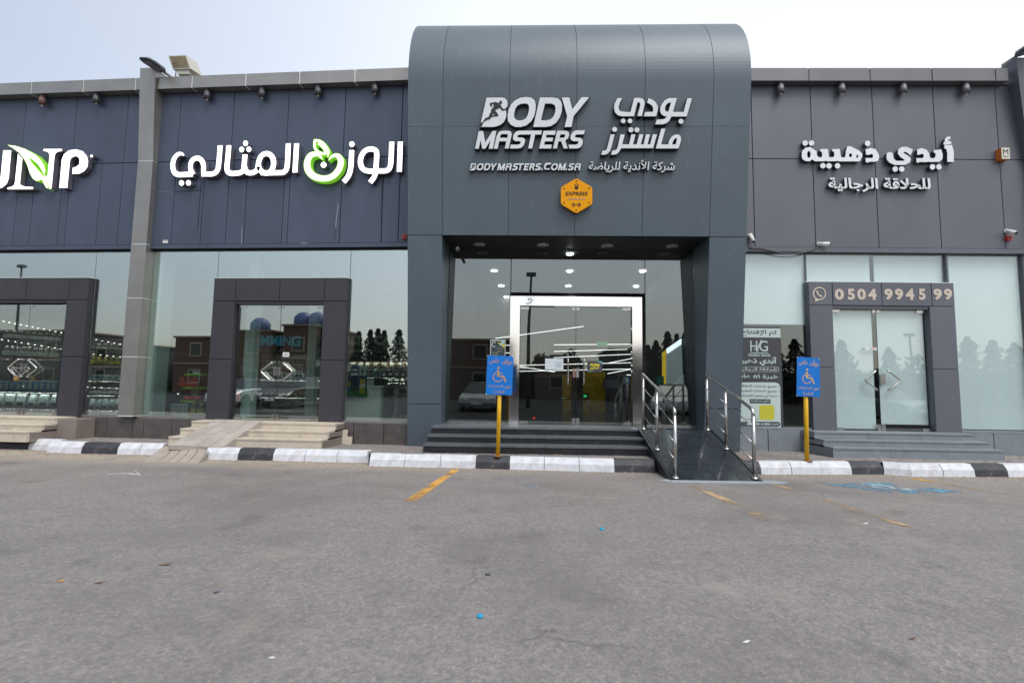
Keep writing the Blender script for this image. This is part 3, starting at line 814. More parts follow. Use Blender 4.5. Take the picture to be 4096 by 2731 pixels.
for a, c in ((4.2, 5.765), (8.50, 10.05)):
    pane(shopC, FR, a, c, .60, 4.0, .07, m_barberglass)
    box_part(shopC, FR, 'sill', m_bluegrey, a, c, .0, .16, .555, .60)
pane(shopC, FR, 5.78, 7.10, 3.44, 4.0, .07, m_barberglass); pane(shopC, FR, 7.108, 8.49, 3.44, 4.0, .07, m_barberglass)
box_part(shopC, FR, 'mullion', m_grey, 8.475, 8.51, .03, .12, 3.44, 4.02)
box_part(shopC, FR, 'mullion', m_grey, 5.765, 5.79, .06, .12, .6, 4.02)
box_part(shopC, FR, 'corner_trim', m_grey, 9.93, 10.1, .02, .12, .6, 4.02)
portal(shopC, FR, 5.752, 8.53, 6.206, 8.04, 3.43, 2.905, 1.757, .56, .05, m_grey, [6.21, 7.151, 8.097])
plinth(shopC, FR, 4.3, 5.752, .10, .556, 0, m_bluegrey, .62, 4.3)
plinth(shopC, FR, 8.53, 10.3, .10, .556, 0, m_bluegrey, .62, 8.52)
plinth(shopC, FR, 5.752, 8.53, .10, .556, -.02, m_bluegrey, .62)
c1 = leaf_door(shopC, FR, 6.215, 7.085, .565, 2.895, .05, m_barberglass, 'l')
c2 = leaf_door(shopC, FR, 7.095, 8.03, .565, 2.895, .05, m_barberglass, 'r')
chevron_handle(c1, FR, 7.0, 1.53, -.05, -1); chevron_handle(c2, FR, 7.25, 1.53, -.05, 1)
box_part(c2, FR, 'lock', m_steel, 7.098, 7.2, .028, .048, 1.45, 1.65)
# frosted film and blinds, each just behind its glass
def film(F, u0, u1, z0, z1, d, label): 
    mb = MB(); mb.box(u0, u1, d, d + .008, z0, z1)
    return solo('roller_blind', mb, m_film, F, label, 'blind')
film(FR, 4.2, 5.765, 2.60, 3.99, .13, 'half lowered white blind above the black salon poster')
film(FR, 8.54, 9.93, .62, 3.99, .13, 'full height white blind in the widest barber window')
film(FR, 5.79, 7.06, 3.44, 3.99, .13, 'white blind strip over the first four digits of the phone number')
film(FR, 7.14, 8.46, 3.44, 3.99, .13, 'white blind strip over the last digits of the phone number')
film(FR, 6.215, 7.03, .60, 2.875, .10, 'white blind behind the door leaf with the card sticker')
film(FR, 7.13, 8.02, .69, 2.875, .10, 'white blind behind the door leaf that ends above the floor')
room(shopC, FR, 4.3, 9.98, .2, 4.2, .56, 4.0, m_int, m_int)
stairs('entrance_steps', 'blue grey stone steps below the barber shop door', FR, 5.56, 8.44, [(.40, .568), (.68, .455), (.95, .35)], .15, -.0, m_bluegrey, m_bluegrey, .96)
prof = [(.12, .15)] + [(.12, z) for z in zP[1:]] + [(.25, 7.88)]
for (va, za), (vb, zb_) in zip(prof, prof[1:]):
    mb = MB()
    mb.loft([[(10.12, -va, za + .016), (10.6, -va, za + .016), (10.6, .14, za + .016), (10.12, .14, za + .016)], [(10.12, -vb, zb_), (10.6, -vb, zb_), (10.6, .14, zb_), (10.12, .14, zb_)]])
    mb.v = [(x - (.30 if z > 7 else (.36 - .30 * (7.85 - z) / 1.98) if z > 5.88 else .02), y, z) if x < 10.3 else (x, y, z) for x, y, z in mb.v]
    part('pilaster_panel', mb, m_grey, FR, rp)
    box_part(rp, FR, 'joint_strip', m_white, 10.12, 10.59, -va + .004, .12, za, za + .014)

# ================================================================== gym tower
gym = thing('gym_building', 'tall slate clad gym tower with a rounded top and leaning front', 'gym', FTV, (1.15, 0, .15))
SX = [-1.96, -1.31, -.086, 1.14, 2.374, 3.60, 4.27]
k = .1283
AR_, ZA = 1.72, 6.86
ya = -k * ZA
cyc, czc = ya + AR_ * math.cos(LEAN), ZA + AR_ * math.sin(LEAN)
def arcpt(a): return (cyc - AR_ * math.cos(a), czc + AR_ * math.sin(a))
def shell(u0, u1, prof, th=.04, name='cladding_panel'):
    mb = MB(); g_ = .004
    n_ = len(prof)
    inner = []
    for i, (y, z) in enumerate(prof):
        a, b = prof[max(i - 1, 0)], prof[min(i + 1, n_ - 1)]
        dy, dz = b[0] - a[0], b[1] - a[1]; m_ = math.hypot(dy, dz); inner.append((y + dz / m_ * th, z - dy / m_ * th))
    rings = [[(u, y, z) for y, z in prof] + [(u, y, z) for y, z in reversed(inner)] for u in (u0 + g_, u1 - g_)]
    mb.loft(rings)
    part(name, mb, m_tower, FTV, gym)
def face(z0, z1): return [(-k * z0, z0 + .002), (-k * z1, z1 - .002)]
for i, (a, c) in enumerate(zip(SX, SX[1:])):
    arc = [(-k * 6.058, 6.058)] + [(-k * 6.5, 6.5)] + [arcpt(-LEAN + (math.pi / 2 + LEAN) * j / 40) for j in range(41)]
    shell(a, c, arc)
    shell(a, c, face(4.09, 6.055))
    if i in (0, 5):
        shell(a, c, face(.96, 4.082)); shell(a, c, face(.12, .95))
# body behind the skin, roof and sides
fr = [(-k * z + .042, z) for z in (4.12, 6.86)] + [(arcpt(a)[0] + .03, arcpt(a)[1] - .03) for a in [(math.pi / 2) * j / 10 for j in range(1, 11)]] + [(6.0, 8.75), (6.0, 4.12)]
for a, c in ((-1.95, 4.26),):
    mb = MB(); mb.prism(fr, 'x', a, c); part('tower_body', mb, m_tower, FTV, gym)
for a, c in ((-1.95, -1.318), (3.607, 4.26)):
    mb = MB(); mb.prism([(-k * .12 + .042, .12), (6.0, .12), (6.0, 4.12), (-k * 4.12 + .042, 4.12)], 'x', a, c); part('tower_pier', mb, m_tower, FTV, gym)
# soffit
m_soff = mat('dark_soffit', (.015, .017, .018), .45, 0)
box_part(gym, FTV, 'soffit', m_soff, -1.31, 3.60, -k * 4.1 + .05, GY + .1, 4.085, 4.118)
# glazing
gz0 = .575
for a, c, z0, z1 in ((-1.31, -.055, gz0, 4.085), (-.047, 2.628, 3.16, 4.085), (2.636, 3.6, gz0, 4.085)):
    pane(gym, FTV, a + .004, c - .004, z0 + .03, z1, GY, m_gymglass)
box_part(gym, FTV, 'sill', m_steel, -1.31, -.06, GY - .02, GY + .04, gz0, gz0 + .03)
box_part(gym, FTV, 'sill', m_steel, 2.64, 3.6, GY - .02, GY + .04, gz0, gz0 + .03)
fu = [at(FTV, x, y, -GY + .09)[0] for x, y in ((2042, 1185), (2080, 1240), (2529, 1240), (2568, 1190))]
fzt = at(FTV, 2300, 1186, -GY + .09)[1]; fzi = at(FTV, 2300, 1224, -GY + .09)[1]
ff = dict()
box_part(gym, FTV, 'door_frame', m_frame, fu[0], fu[1], GY - .09, GY + .05, gz0, fzt)
box_part(gym, FTV, 'door_frame', m_frame, fu[2], fu[3], GY - .09, GY + .05, gz0, fzt)
box_part(gym, FTV, 'door_frame', m_frame, fu[1] + .001, fu[2] - .001, GY - .092, GY + .05, fzi, fzt + .001)
um = at(FTV, 2303, 1450, -GY)[0]
g1 = leaf_door(gym, FTV, fu[1] + .01, um - .004, gz0 + .01, fzi - .01, GY, m_gymglass, 'l')
g2 = leaf_door(gym, FTV, um + .004, fu[2] - .01, gz0 + .01, fzi - .01, GY, m_gymglass, 'r')
for d_, s in ((g1, -1), (g2, 1)):
    hu = um + s * .155
    mb = MB(); mb.tube(spline([(hu, GY, 1.86), (hu, GY - .06, 1.85), (hu, GY - .06, 1.7), (hu, GY - .06, 1.5), (hu, GY - .06, 1.36), (hu, GY, 1.35)], 3), .014, 8); part('handle', mb, m_steel, FTV, d_)
box_part(g1, FTV, 'lock', mat('copper_lock', (.35, .2, .17), .3, .6), um - .06, um - .006, GY - .018, GY - .002, 1.5, 1.68)
box_part(g2, FTV, 'lock', m_steel, um + .006, um + .06, GY - .018, GY - .002, 1.5, 1.68)
m_yellow = mat('yellow_wall_paint', (.55, .36, .01), .7)
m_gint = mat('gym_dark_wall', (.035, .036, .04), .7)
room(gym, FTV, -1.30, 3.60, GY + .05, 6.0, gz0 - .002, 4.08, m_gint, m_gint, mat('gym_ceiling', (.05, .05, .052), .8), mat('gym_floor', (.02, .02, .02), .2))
# landing and steps, in world axes
st = thing('granite_steps', 'black granite gym steps with grey nosings', 'steps', FW, (.4, 8.5, .19))
GS = [(9.10, .575), (8.80, .45), (8.50, .33)]
zz = [.575, .45, .33, .18]
for i, (y, z) in enumerate(GS):
    back = 9.9 if i == 0 else GS[i - 1][0] - .002
    for a, c in ((-1.43 - .015 * i, .6), (.604, 2.335)):
        box_part(st, FW, 'tread', m_nosing, a, c, y - .015, back, z - .032, z)
        box_part(st, FW, 'riser', m_black, a, c, y, y + .05, zz[i + 1] + .002, z - .034)
    box_part(st, FW, 'side_tile', m_black, -1.425 - .015 * i, -1.39 - .015 * i, y + .052, 9.5, zz[i + 1], z - .034)
# long ramp of polished granite
rm = thing('granite_ramp', 'polished black granite ramp between two steel handrails', 'ramp', FW, (2.95, 7.35, 0))
def rz(y): return .012 + (.575 - .012) * (y - 7.34) / (9.12 - 7.34)
for a, c in ((2.345, 2.98), (2.984, 3.60)):
    for y0, y1 in ((7.34, 8.0), (8.004, 8.6), (8.604, 9.12)):
        mb = MB(); mb.loft([[(a, y0, rz(y0) - .05), (c, y0, rz(y0) - .05), (c, y1, rz(y1) - .05), (a, y1, rz(y1) - .05)], [(a, y0, rz(y0)), (c, y0, rz(y0)), (c, y1, rz(y1)), (a, y1, rz(y1))]])
        part('slab', mb, m_ramp, FW, rm)
box_part(rm, FW, 'landing', m_ramp, 2.34, 3.60, 9.124, 9.92, .50, .5745)
mgroove = mat('worn_groove', (.026, .031, .036), .25)
for i in range(20):
    y = 7.42 + i * .088
    mb = MB(); mb.loft([[(2.36, y, rz(y)), (3.58, y, rz(y)), (3.58, y + .010, rz(y + .010)), (2.36, y + .010, rz(y + .010))], [(2.36, y, rz(y) + .0015), (3.58, y, rz(y) + .0015), (3.58, y + .010, rz(y + .010) + .0015), (2.36, y + .010, rz(y + .010) + .0015)]])
    part('groove_strip', mb, mgroove, FW, rm)
for x0, x1 in ((2.30, 2.343), (3.602, 3.64)):
    mb = MB(); mb.prism([(7.33, 0), (9.12, 0), (9.12, .59), (7.33, .02)], 'x', x0, x1); part('ramp_side', mb, m_black, FW, rm)
mb = MB(); mb.prism([(2.12, 7.30), (2.3, 7.42), (3.64, 7.42), (3.78, 7.42), (4.0, 7.32), (3.85, 7.2), (3.0, 7.16), (2.3, 7.18)], 'z', 0, .012)
solo('cement_apron', mb, mat('blue_grey_cement', (.26, .29, .31), .85, vary=.15, vscale=6), FW, 'thin blue grey cement apron at the foot of the granite ramp', 'apron')
# handrails
def handrail(label, x, ys, xs=None):
    t = thing('handrail', label, 'handrail', FW, (x, ys[0], 0), 'handrails of the granite ramp')
    H = 1.0
    tops = []
    for i, y in enumerate(ys):
        z = rz(y) if y < 9.12 else .575
        xx = x if xs is None else xs[i]
        mb = MB(); mb.tube([(xx, y, z), (xx, y, z + H - (.10 if i == 0 else .02))], .025 if i else .027, 12); part('post', mb, m_steel, FW, t)
        mb = MB(); mb.tube([(xx, y, z), (xx, y, z + .012), (xx, y, z + .035)], [.055, .05, .03], 14); part('base_cap', mb, m_steel, FW, t)
        tops.append((xx, y, z))
    a, b, c = tops
    def lerp(h): return [(p[0], p[1], p[2] + h) for p in (a, b, c)]
    mb = MB()
    path = [(a[0], a[1], a[2] + H - .10), (a[0], a[1], a[2] + H - .05), (a[0], a[1] + .02, a[2] + H - .015), (a[0], a[1] + .06, a[2] + H + .012)] + [(b[0], b[1], b[2] + H + .01), (c[0], c[1], c[2] + H - .01), (c[0], c[1] + .02, c[2] + H - .03)]
    mb.tube(path, .026, 12); part('top_rail', mb, m_steel, FW, t)
    for h in (.25, .5, .75):
        for p, q in ((a, b), (b, c)):
            mb = MB(); mb.tube([(p[0], p[1], p[2] + h), (q[0], q[1], q[2] + h)], .0085, 8); part('rod', mb, m_steel, FW, t)
    return t
handrail('steel handrail of the ramp next to the black granite steps', 2.40, [7.39, 8.30, 9.14])
handrail('steel handrail of the ramp on the barber shop side', 3.56, [7.41, 8.36, 9.14])

# round downlights in the soffit
sp = None
cE = crop(1600, 50, .6165)
for i, (x, y, lab) in enumerate(((516, 1504, 'round soffit light over the window beside the camera'), (928, 1507, 'round soffit light over the opening poster edge of the doors'), (1344, 1512, 'round soffit light above the exit side door leaf'), (1766, 1514, 'round soffit light above the ramp landing'))):
    X, Y = atz(*cE(x, y), 4.083)
    lp = FTV.inverted() @ Vector((X, Y, 4.083))
    F = FTV @ Matrix.Translation(lp)
    if i == 0:
        sp = thing('downlight', lab, 'ceiling light', F, (0, 0, 0), 'unlit downlights in the gym soffit')
        mb = MB(); mb.tube([(0, 0, .0), (0, 0, -.012), (0, 0, -.014)], [.115, .112, .085], 24); part('rim', mb, mat('downlight_rim', (.55, .53, .48), .35, .3), F, sp)
        mb = MB(); mb.disc((0, 0, -.016), .08, 'z', .004, 20); part('lens', mb, mat('downlight_lens', (.35, .33, .26), .2), F, sp)
    else: dup(sp, F, lab)
# ================================================================== lettering on the walls
m_lit = mat('lit_white_acrylic', (.9, .9, .92), .4, emit=1.25, ecol=(1, .99, 1))
m_litret = mat('sign_return', (.12, .11, .14), .5)
m_green = mat('lit_green_edge', (.16, .42, .03), .45, emit=.25, ecol=(.3, .9, .05))
m_leaf = mat('lit_leaf_face', (.8, .95, .5), .4, emit=1.0, ecol=(.86, 1, .55))
m_sign = mat('pale_grey_acrylic', (.70, .735, .76), .35, vary=.03, vscale=8)
m_signblk = mat('black_sign_return', (.010, .010, .012), .35)
m_signdk = mat('dark_sign_return', (.05, .05, .065), .4)

def letter(parent, F, tr, contours, v0, v1, face_m, ret_m, name='letter', rim=.0, strokes=None, w=None, facev=.006):
    """contours / strokes in crop pixels, laid on the wall plane; a return box and its face"""
    P = lambda q: at(F, *tr(q[0], q[1]), v1)
    s_ = None
    cs = [[P(q) for q in c] for c in (contours or [])]
    body, faceb = MB(), MB()
    if cs:
        addflat(body, cs, v0, v1 - facev, rim)
        addflat(faceb, cs, v1 - facev + .001, v1)
    if strokes:
        a, b = at(F, *tr(0, 0), v1), at(F, *tr(100, 0), v1); sc = abs(b[0] - a[0]) / 100
        for i, st_ in enumerate(strokes):
            pts = [P(q) + ((q[2] * sc,) if len(q) > 2 else (w * sc,)) for q in st_]
            c = stroke(pts, w * sc, len(st_) > 2)
            addflat(body, [c], v0, v1 - facev - i * .0012, rim)
            addflat(faceb, [c], v1 - facev + .001, v1 - i * .0012)
    o = part(name, body, ret_m, F, parent)
    part('face', faceb, face_m, F, o)
    return o
def ring(tr_c, r, ry=None, n=20): return circ(tr_c, r, n, ry)
def base(name, label, cat, F, tr, x, y, group=None):
    u, z = at(F, *tr(x, y), .1); return thing(name, label, cat, F, (u, -.02, z), group)

# --- the green apple sign
W1, W2 = crop(640, 530, .2126), crop(1130, 530, .2126)
sg = base('illuminated_sign', 'lit white arabic lettering with a green apple on the diet shop', 'shop sign', FL, W2, 0, 700)
L = dict(v0=.02, v1=.13, face_m=m_lit, ret_m=m_litret)
yeh = [[(448, 440, 6), (425, 412, 40), (385, 400, 56), (340, 410, 68), (290, 455, 76), (252, 530, 80), (238, 620, 80), (252, 715, 82), (295, 775, 86), (360, 795, 88), (480, 792, 88), (612, 786, 88)],
       [(622, 790, 76), (590, 735, 80), (573, 680, 78), (572, 620, 78), (590, 550, 80), (635, 502, 82), (700, 482, 84), (762, 508, 82), (802, 570, 80), (818, 640, 80), (817, 700, 82), (818, 778, 84)],
       [(782, 782, 84), (880, 782, 84), (980, 780, 84), (1045, 752, 84), (1085, 690, 84), (1100, 600, 86), (1112, 480, 86), (1130, 245, 86)]]
letter(sg, FL, W1, None, strokes=yeh, w=84, **L)
the = [[(1293, 245), (1282, 400), (1262, 600), (1258, 680), (1280, 745), (1340, 772), (1420, 770), (1500, 758), (1560, 720), (1578, 650), (1588, 540), (1597, 415)],
       [(1590, 640), (1600, 700), (1640, 748), (1700, 762), (1770, 745), (1825, 700), (1845, 620), (1860, 540), (1895, 455), (1950, 410), (2010, 398), (2078, 425), (2122, 490), (2136, 575), (2122, 660), (2082, 728), (2030, 762), (1980, 765), (1910, 735), (1868, 680), (1850, 620)],
       [(1900, 758), (2020, 761), (2150, 759), (2300, 756)], [(2270, 757), (2325, 748), (2368, 705), (2388, 640), (2397, 550), (2404, 400), (2413, 208)]]
letter(sg, FL, W1, None, strokes=the, w=86, **L)
for c in ((1608, 205), (1535, 322), (1670, 318), (403, 950), (533, 948)):
    letter(sg, FL, W1, [ring(c, 44, 50)], name='dot', **L)
for q in ([(265, 208), (232, 752)], [(2217, 175), (2197, 738)]):
    letter(sg, FL, W2, None, strokes=[q], w=88, **L)
letter(sg, FL, W2, None, strokes=[[(1300, 335), (1295, 480), (1285, 640), (1262, 760), (1222, 845), (1150, 932)]], w=88, **L)
letter(sg, FL, W2, [ring((1305, 222), 46, 52)], name='dot', **L)
waw = [[(1755, 690), (1765, 560), (1772, 400), (1745, 335), (1655, 312), (1565, 340), (1495, 420), (1465, 530), (1482, 640), (1540, 705), (1620, 728), (1700, 728), (1760, 727)],
       [(1740, 727), (1830, 724), (1930, 722), (1995, 695), (2030, 620), (2043, 480), (2055, 178)], [(1755, 740), (1720, 840), (1648, 940)]]
letter(sg, FL, W2, None, strokes=waw, w=88, **L)
G_ = dict(v0=.02, v1=.14, face_m=m_leaf, ret_m=m_green, rim=.012)
letter(sg, FL, W2, None, strokes=[[(745, 508, 5), (712, 450, 40), (665, 410, 66), (590, 410, 86), (520, 440, 100), (475, 520, 108), (462, 620, 112), (488, 720, 114), (555, 800, 114), (655, 850, 106), (770, 868, 102), (890, 850, 102), (990, 785, 104), (1062, 690, 104), (1094, 590, 102), (1088, 505, 96), (1050, 448, 80), (1000, 430, 62), (940, 447, 44), (900, 480, 24), (868, 522, 5)]], w=100, name='apple_outline', **G_)
letter(sg, FL, W2, None, strokes=[[(610, 140), (600, 230), (618, 310), (680, 370), (800, 408)], [(805, 415), (800, 350), (765, 285), (710, 232), (668, 205)], [(600, 148), (690, 160), (770, 210), (828, 290), (860, 370), (850, 455, 10)]], w=38, name='leaf_outline', **G_)
letter(sg, FL, W2, [ring((772, 610), 52)], name='dot', **L)

# --- leaf sign at the end of the row
A2 = crop(0, 540, .17857)
sg = base('illuminated_sign', 'lit white serif lettering with a yellow green leaf above the chained shop', 'shop sign', FL, A2, 600, 900)
pp = [(1330, 1185), (1385, 560), (1430, 440), (1540, 350), (1700, 325), (1850, 370), (1940, 480), (1968, 600), (1950, 720), (1880, 810), (1770, 865), (1620, 870), (1632, 735), (1700, 720), (1770, 670), (1788, 590), (1770, 510), (1700, 470), (1630, 490), (1580, 530), (1557, 600), (1500, 1185)]
letter(sg, FL, A2, [pp], **L)
letter(sg, FL, A2, [[(1574 - x, 1533 - y) for x, y in pp]], **L)
letter(sg, FL, A2, [[(402, 425), (495, 530), (440, 1090), (470, 1130), (560, 1160), (738, 1172), (732, 1212), (168, 1215), (172, 1180), (250, 1165), (310, 1130), (335, 1070), (390, 560)]], **L)
letter(sg, FL, A2, [[(978, 318), (1385, 318), (1380, 360), (1300, 370), (1240, 410), (1215, 470), (1150, 1180), (1130, 1208), (1090, 1200), (990, 940), (990, 905), (1065, 945), (1110, 470), (1095, 410), (1060, 375), (972, 355)]], **L)
letter(sg, FL, A2, [[(178, 228), (350, 250), (560, 320), (780, 440), (900, 560), (980, 690), (1003, 800), (985, 890), (925, 770), (850, 660), (740, 560), (620, 485), (700, 620), (820, 760), (960, 920), (1040, 1060), (1083, 1165), (1050, 1190), (1020, 1160), (930, 985), (870, 1020), (800, 1025), (730, 970), (670, 860), (600, 650), (540, 540), (430, 400), (300, 300)]], v0=.02, v1=.16, face_m=m_leaf, ret_m=m_green, rim=.006, name='leaf')
o = letter(sg, FL, A2, [ring((2055, 475), 50)], v0=.02, v1=.12, face_m=m_signdk, ret_m=m_signdk, name='registered_mark')
mb = MB(); textpx(mb, 'R', FL, *A2(2030, 445), *A2(2085, 500), .121, .124, .02); part('letter', mb, m_lit, FL, o)

# --- gym lettering
T1, T2, T3 = crop(1880, 370, .2126), crop(2380, 370, .17857), crop(1880, 380, .10204)
sg = base('gym_sign', 'large pale grey latin lettering with a dark running figure on the slate tower', 'shop sign', FT, T1, 1200, 700)
L = dict(v0=.02, v1=.10, face_m=m_sign, ret_m=m_signblk, rim=.010)
B_ = [(312, 100), (610, 97), (665, 115), (698, 155), (708, 210), (700, 262), (682, 300), (674, 335), (680, 370), (683, 430), (670, 490), (635, 560), (570, 610), (500, 638), (430, 650), (185, 650)]
o = letter(sg, FT, T1, [B_], **L)
run = [(760, 360), (790, 320), (840, 312), (900, 300), (990, 280), (1060, 300), (1140, 325), (1150, 260), (1190, 230), (1240, 240), (1262, 290), (1255, 330), (1225, 370), (1195, 365), (1200, 410), (1245, 460), (1260, 505), (1290, 545), (1350, 550), (1390, 540), (1400, 500), (1425, 500), (1428, 550), (1390, 600), (1330, 620), (1265, 632), (1240, 600), (1195, 550), (1170, 510), (1110, 545), (1040, 570), (985, 625), (1060, 700), (1118, 795), (1090, 845), (950, 855), (860, 870), (820, 910), (760, 970), (745, 1008), (715, 960), (640, 1010), (560, 1050), (520, 1090), (490, 1160), (465, 1240), (390, 1240), (430, 1080), (490, 1080), (540, 1000), (600, 915), (660, 885), (720, 880), (750, 800), (780, 740), (830, 660), (820, 600), (850, 560), (900, 500), (945, 395), (900, 385), (850, 370), (850, 410), (885, 450), (860, 470), (820, 470), (805, 420), (770, 390)]
def figure(parent, tr, v):
    mb = MB(); addflat(mb, [[at(FT, *tr(x, y), v) for x, y in run], [at(FT, *tr(x, y), v) for x, y in ((915, 740), (965, 775), (865, 830))]], v - .001, v + .002)
    part('running_figure', mb, m_signblk, FT, parent)
figure(o, T3, .102)
O_ = [[(1060, 88), (1150, 100), (1215, 150), (1237, 230), (1232, 340), (1205, 450), (1150, 545), (1060, 620), (960, 650), (850, 650), (770, 610), (715, 540), (707, 450), (725, 330), (770, 230), (850, 150), (950, 100)], [(1045, 208), (1095, 225), (1113, 270), (1110, 340), (1090, 420), (1050, 490), (985, 525), (920, 530), (865, 515), (832, 470), (830, 400), (850, 310), (895, 245), (960, 215)]]
D_ = [[(1315, 97), (1560, 97), (1650, 115), (1710, 165), (1732, 250), (1725, 360), (1690, 470), (1620, 570), (1530, 630), (1430, 650), (1190, 650)], [(1410, 210), (1530, 210), (1590, 235), (1612, 290), (1605, 370), (1575, 450), (1520, 505), (1440, 528), (1335, 528)]]
Y_ = [[(1728, 97), (1868, 97), (1925, 320), (2100, 92), (2245, 92), (1950, 445), (1910, 650), (1780, 650), (1830, 450)]]
M_ = [[(165, 730), (247, 730), (287, 940), (425, 727), (495, 727), (430, 1060), (352, 1060), (392, 895), (285, 1060), (230, 1060), (200, 895), (162, 1060), (95, 1060)]]
A_ = [[(600, 722), (735, 722), (775, 745), (785, 790), (728, 1055), (655, 1055), (685, 920), (548, 920), (520, 1060), (450, 1060), (505, 810), (540, 750)], [(595, 785), (700, 785), (715, 800), (703, 855), (562, 855), (573, 805)]]
ST = [[(920, 722), (1350, 720), (1338, 792), (1225, 792), (1170, 1055), (1095, 1055), (1150, 792), (935, 792), (893, 810), (888, 840), (915, 850), (1000, 855), (1030, 880), (1037, 920), (1010, 1000), (960, 1045), (900, 1055), (755, 1055), (768, 985), (910, 985), (945, 965), (958, 925), (940, 918), (860, 918), (820, 895), (808, 860), (820, 800), (860, 745)]]
E_ = [[(1385, 725), (1612, 722), (1597, 800), (1440, 795), (1425, 853), (1565, 853), (1550, 920), (1410, 920), (1390, 985), (1538, 985), (1525, 1055), (1300, 1055)]]
R_ = [[(1640, 722), (1800, 722), (1855, 745), (1866, 800), (1840, 870), (1790, 905), (1838, 1055), (1762, 1055), (1718, 920), (1665, 920), (1635, 1055), (1563, 1055)], [(1700, 790), (1775, 790), (1795, 805), (1780, 845), (1750, 855), (1683, 855)]]
S_ = [[(2000, 715), (2165, 715), (2140, 788), (2010, 790), (1975, 810), (1970, 840), (1990, 850), (2070, 855), (2110, 880), (2125, 920), (2105, 1000), (2060, 1045), (2000, 1055), (1868, 1055), (1853, 985), (1990, 985), (2030, 965), (2045, 925), (2020, 918), (1950, 918), (1905, 895), (1890, 860), (1900, 800), (1940, 740)]]
for c in (O_, D_, Y_, M_, A_, ST, E_, R_, S_): letter(sg, FT, T1, c, **L)
sg = base('gym_sign', 'large pale grey arabic lettering in two lines on the slate tower', 'shop sign', FT, T2, 1200, 700)
for c in ([[(500, 128), (612, 128), (560, 220), (530, 320), (535, 390), (580, 425), (700, 440), (798, 440), (875, 128), (1010, 122), (1080, 150), (1112, 215), (1105, 290), (1050, 530), (950, 530), (1015, 290), (1010, 235), (985, 222), (950, 225), (870, 535), (600, 535), (510, 510), (445, 440), (428, 350), (440, 260)]],
          [[(1195, 128), (1290, 165), (1370, 230), (1408, 320), (1405, 400), (1370, 535), (1095, 535), (1125, 440), (1300, 440), (1305, 370), (1290, 310), (1240, 265), (1170, 235)]],
          [[(1650, 128), (1835, 128), (1745, 440), (1985, 440), (2070, 132), (2172, 132), (2055, 540), (1712, 540), (1660, 640), (1600, 690), (1520, 715), (1350, 715), (1385, 610), (1500, 608), (1570, 590), (1612, 540), (1540, 525), (1485, 485), (1460, 420), (1465, 340), (1500, 260), (1560, 180)], [(1640, 235), (1705, 225), (1645, 435), (1595, 430), (1568, 400), (1565, 350), (1585, 290)]],
          [[(1485, 815), (1578, 815), (1480, 1165), (1640, 1168), (1660, 1090), (1710, 1000), (1780, 950), (1850, 940), (1910, 970), (1930, 1030), (1920, 1110), (1870, 1255), (1365, 1255)], [(1725, 1168), (1750, 1090), (1790, 1030), (1822, 1022), (1838, 1050), (1810, 1168)]],
          [[(570, 942), (665, 942), (610, 1165), (765, 1165), (815, 942), (905, 942), (850, 1165), (935, 1165), (995, 942), (1085, 942), (1025, 1165), (1090, 1165), (1140, 942), (1233, 942), (1175, 1165), (1235, 1165), (1295, 942), (1388, 942), (1300, 1250), (585, 1250), (540, 1330), (480, 1385), (420, 1395), (362, 1395), (392, 1300), (450, 1300), (490, 1270), (510, 1220)]],
          [[(350, 942), (440, 942), (375, 1200), (340, 1310), (280, 1375), (220, 1395), (140, 1395), (170, 1300), (215, 1305), (260, 1280), (285, 1200)]]):
    letter(sg, FT, T2, c, **L)
for x, y, r in ((632, 640, 52), (785, 640, 52), (1928, 650, 56), (440, 830, 56), (805, 840, 56), (940, 840, 56)):
    letter(sg, FT, T2, [ring((x, y), r)], name='dot', **L)

def textsign(name, label, F, body, x0, y0, x1, y1, v0, v1, fm, rm, bold, shear, rim=0):
    a = at(F, (x0 + x1) / 2, y1, v1)
    t = thing(name, label, 'lettering', F, (a[0], -.02, a[1]))
    mb = MB(); textpx(mb, body, F, x0 - rim, y0 - rim, x1 + rim, y1 + rim, v0, v1 - .005, bold + rim * .011, shear); part('letter_backs', mb, rm, F, t)
    mb = MB(); textpx(mb, body, F, x0, y0, x1, y1, v1 - .004, v1, bold, shear); part('letter_faces', mb, fm, F, t)
    return t
T5 = crop(1860, 630, .2126)
t = base('gym_sign', 'small pale web address lettering under the large latin sign', 'lettering', FT, T5, 1100, 240)
def scaled(cs, sx0, sx1, tx0, tx1, sy0, sy1, ty0, ty1): return [[(tx0 + (x - sx0) * (tx1 - tx0) / (sx1 - sx0), ty0 + (y - sy0) * (ty1 - ty0) / (sy1 - sy0)) for x, y in c] for c in cs]
L5 = dict(v0=.02, v1=.07, face_m=m_sign, ret_m=m_signblk, rim=.006)
yt, yb = 112, 242
o = letter(t, FT, T5, scaled([B_], 185, 708, 85, 210, 97, 650, yt, yb + 6), **L5)
figure(o, lambda x, y: T5(85 + (x - 390) * .115, 112 + (y - 100) * .115), .072)
for c, s0, s1, t0, t1, a0, a1 in ((O_, 707, 1237, 220, 350, 88, 650), (D_, 1190, 1732, 350, 478, 97, 650), (Y_, 1728, 2245, 490, 610, 92, 650), (M_, 95, 495, 605, 760, 727, 1060), (A_, 450, 785, 755, 882, 722, 1055), (ST, 755, 1350, 885, 1110, 720, 1055), (E_, 1300, 1612, 1100, 1212, 722, 1055), (R_, 1563, 1866, 1205, 1315, 722, 1055), (S_, 1853, 2165, 1318, 1440, 715, 1055),
                             (O_, 707, 1237, 1620, 1748, 88, 650), (M_, 95, 495, 1748, 1905, 727, 1060), (S_, 1853, 2165, 1940, 2058, 715, 1055), (A_, 450, 785, 2052, 2182, 722, 1055)):
    letter(t, FT, T5, scaled(c, s0, s1, t0, t1, a0, a1, yt, yb), **L5)
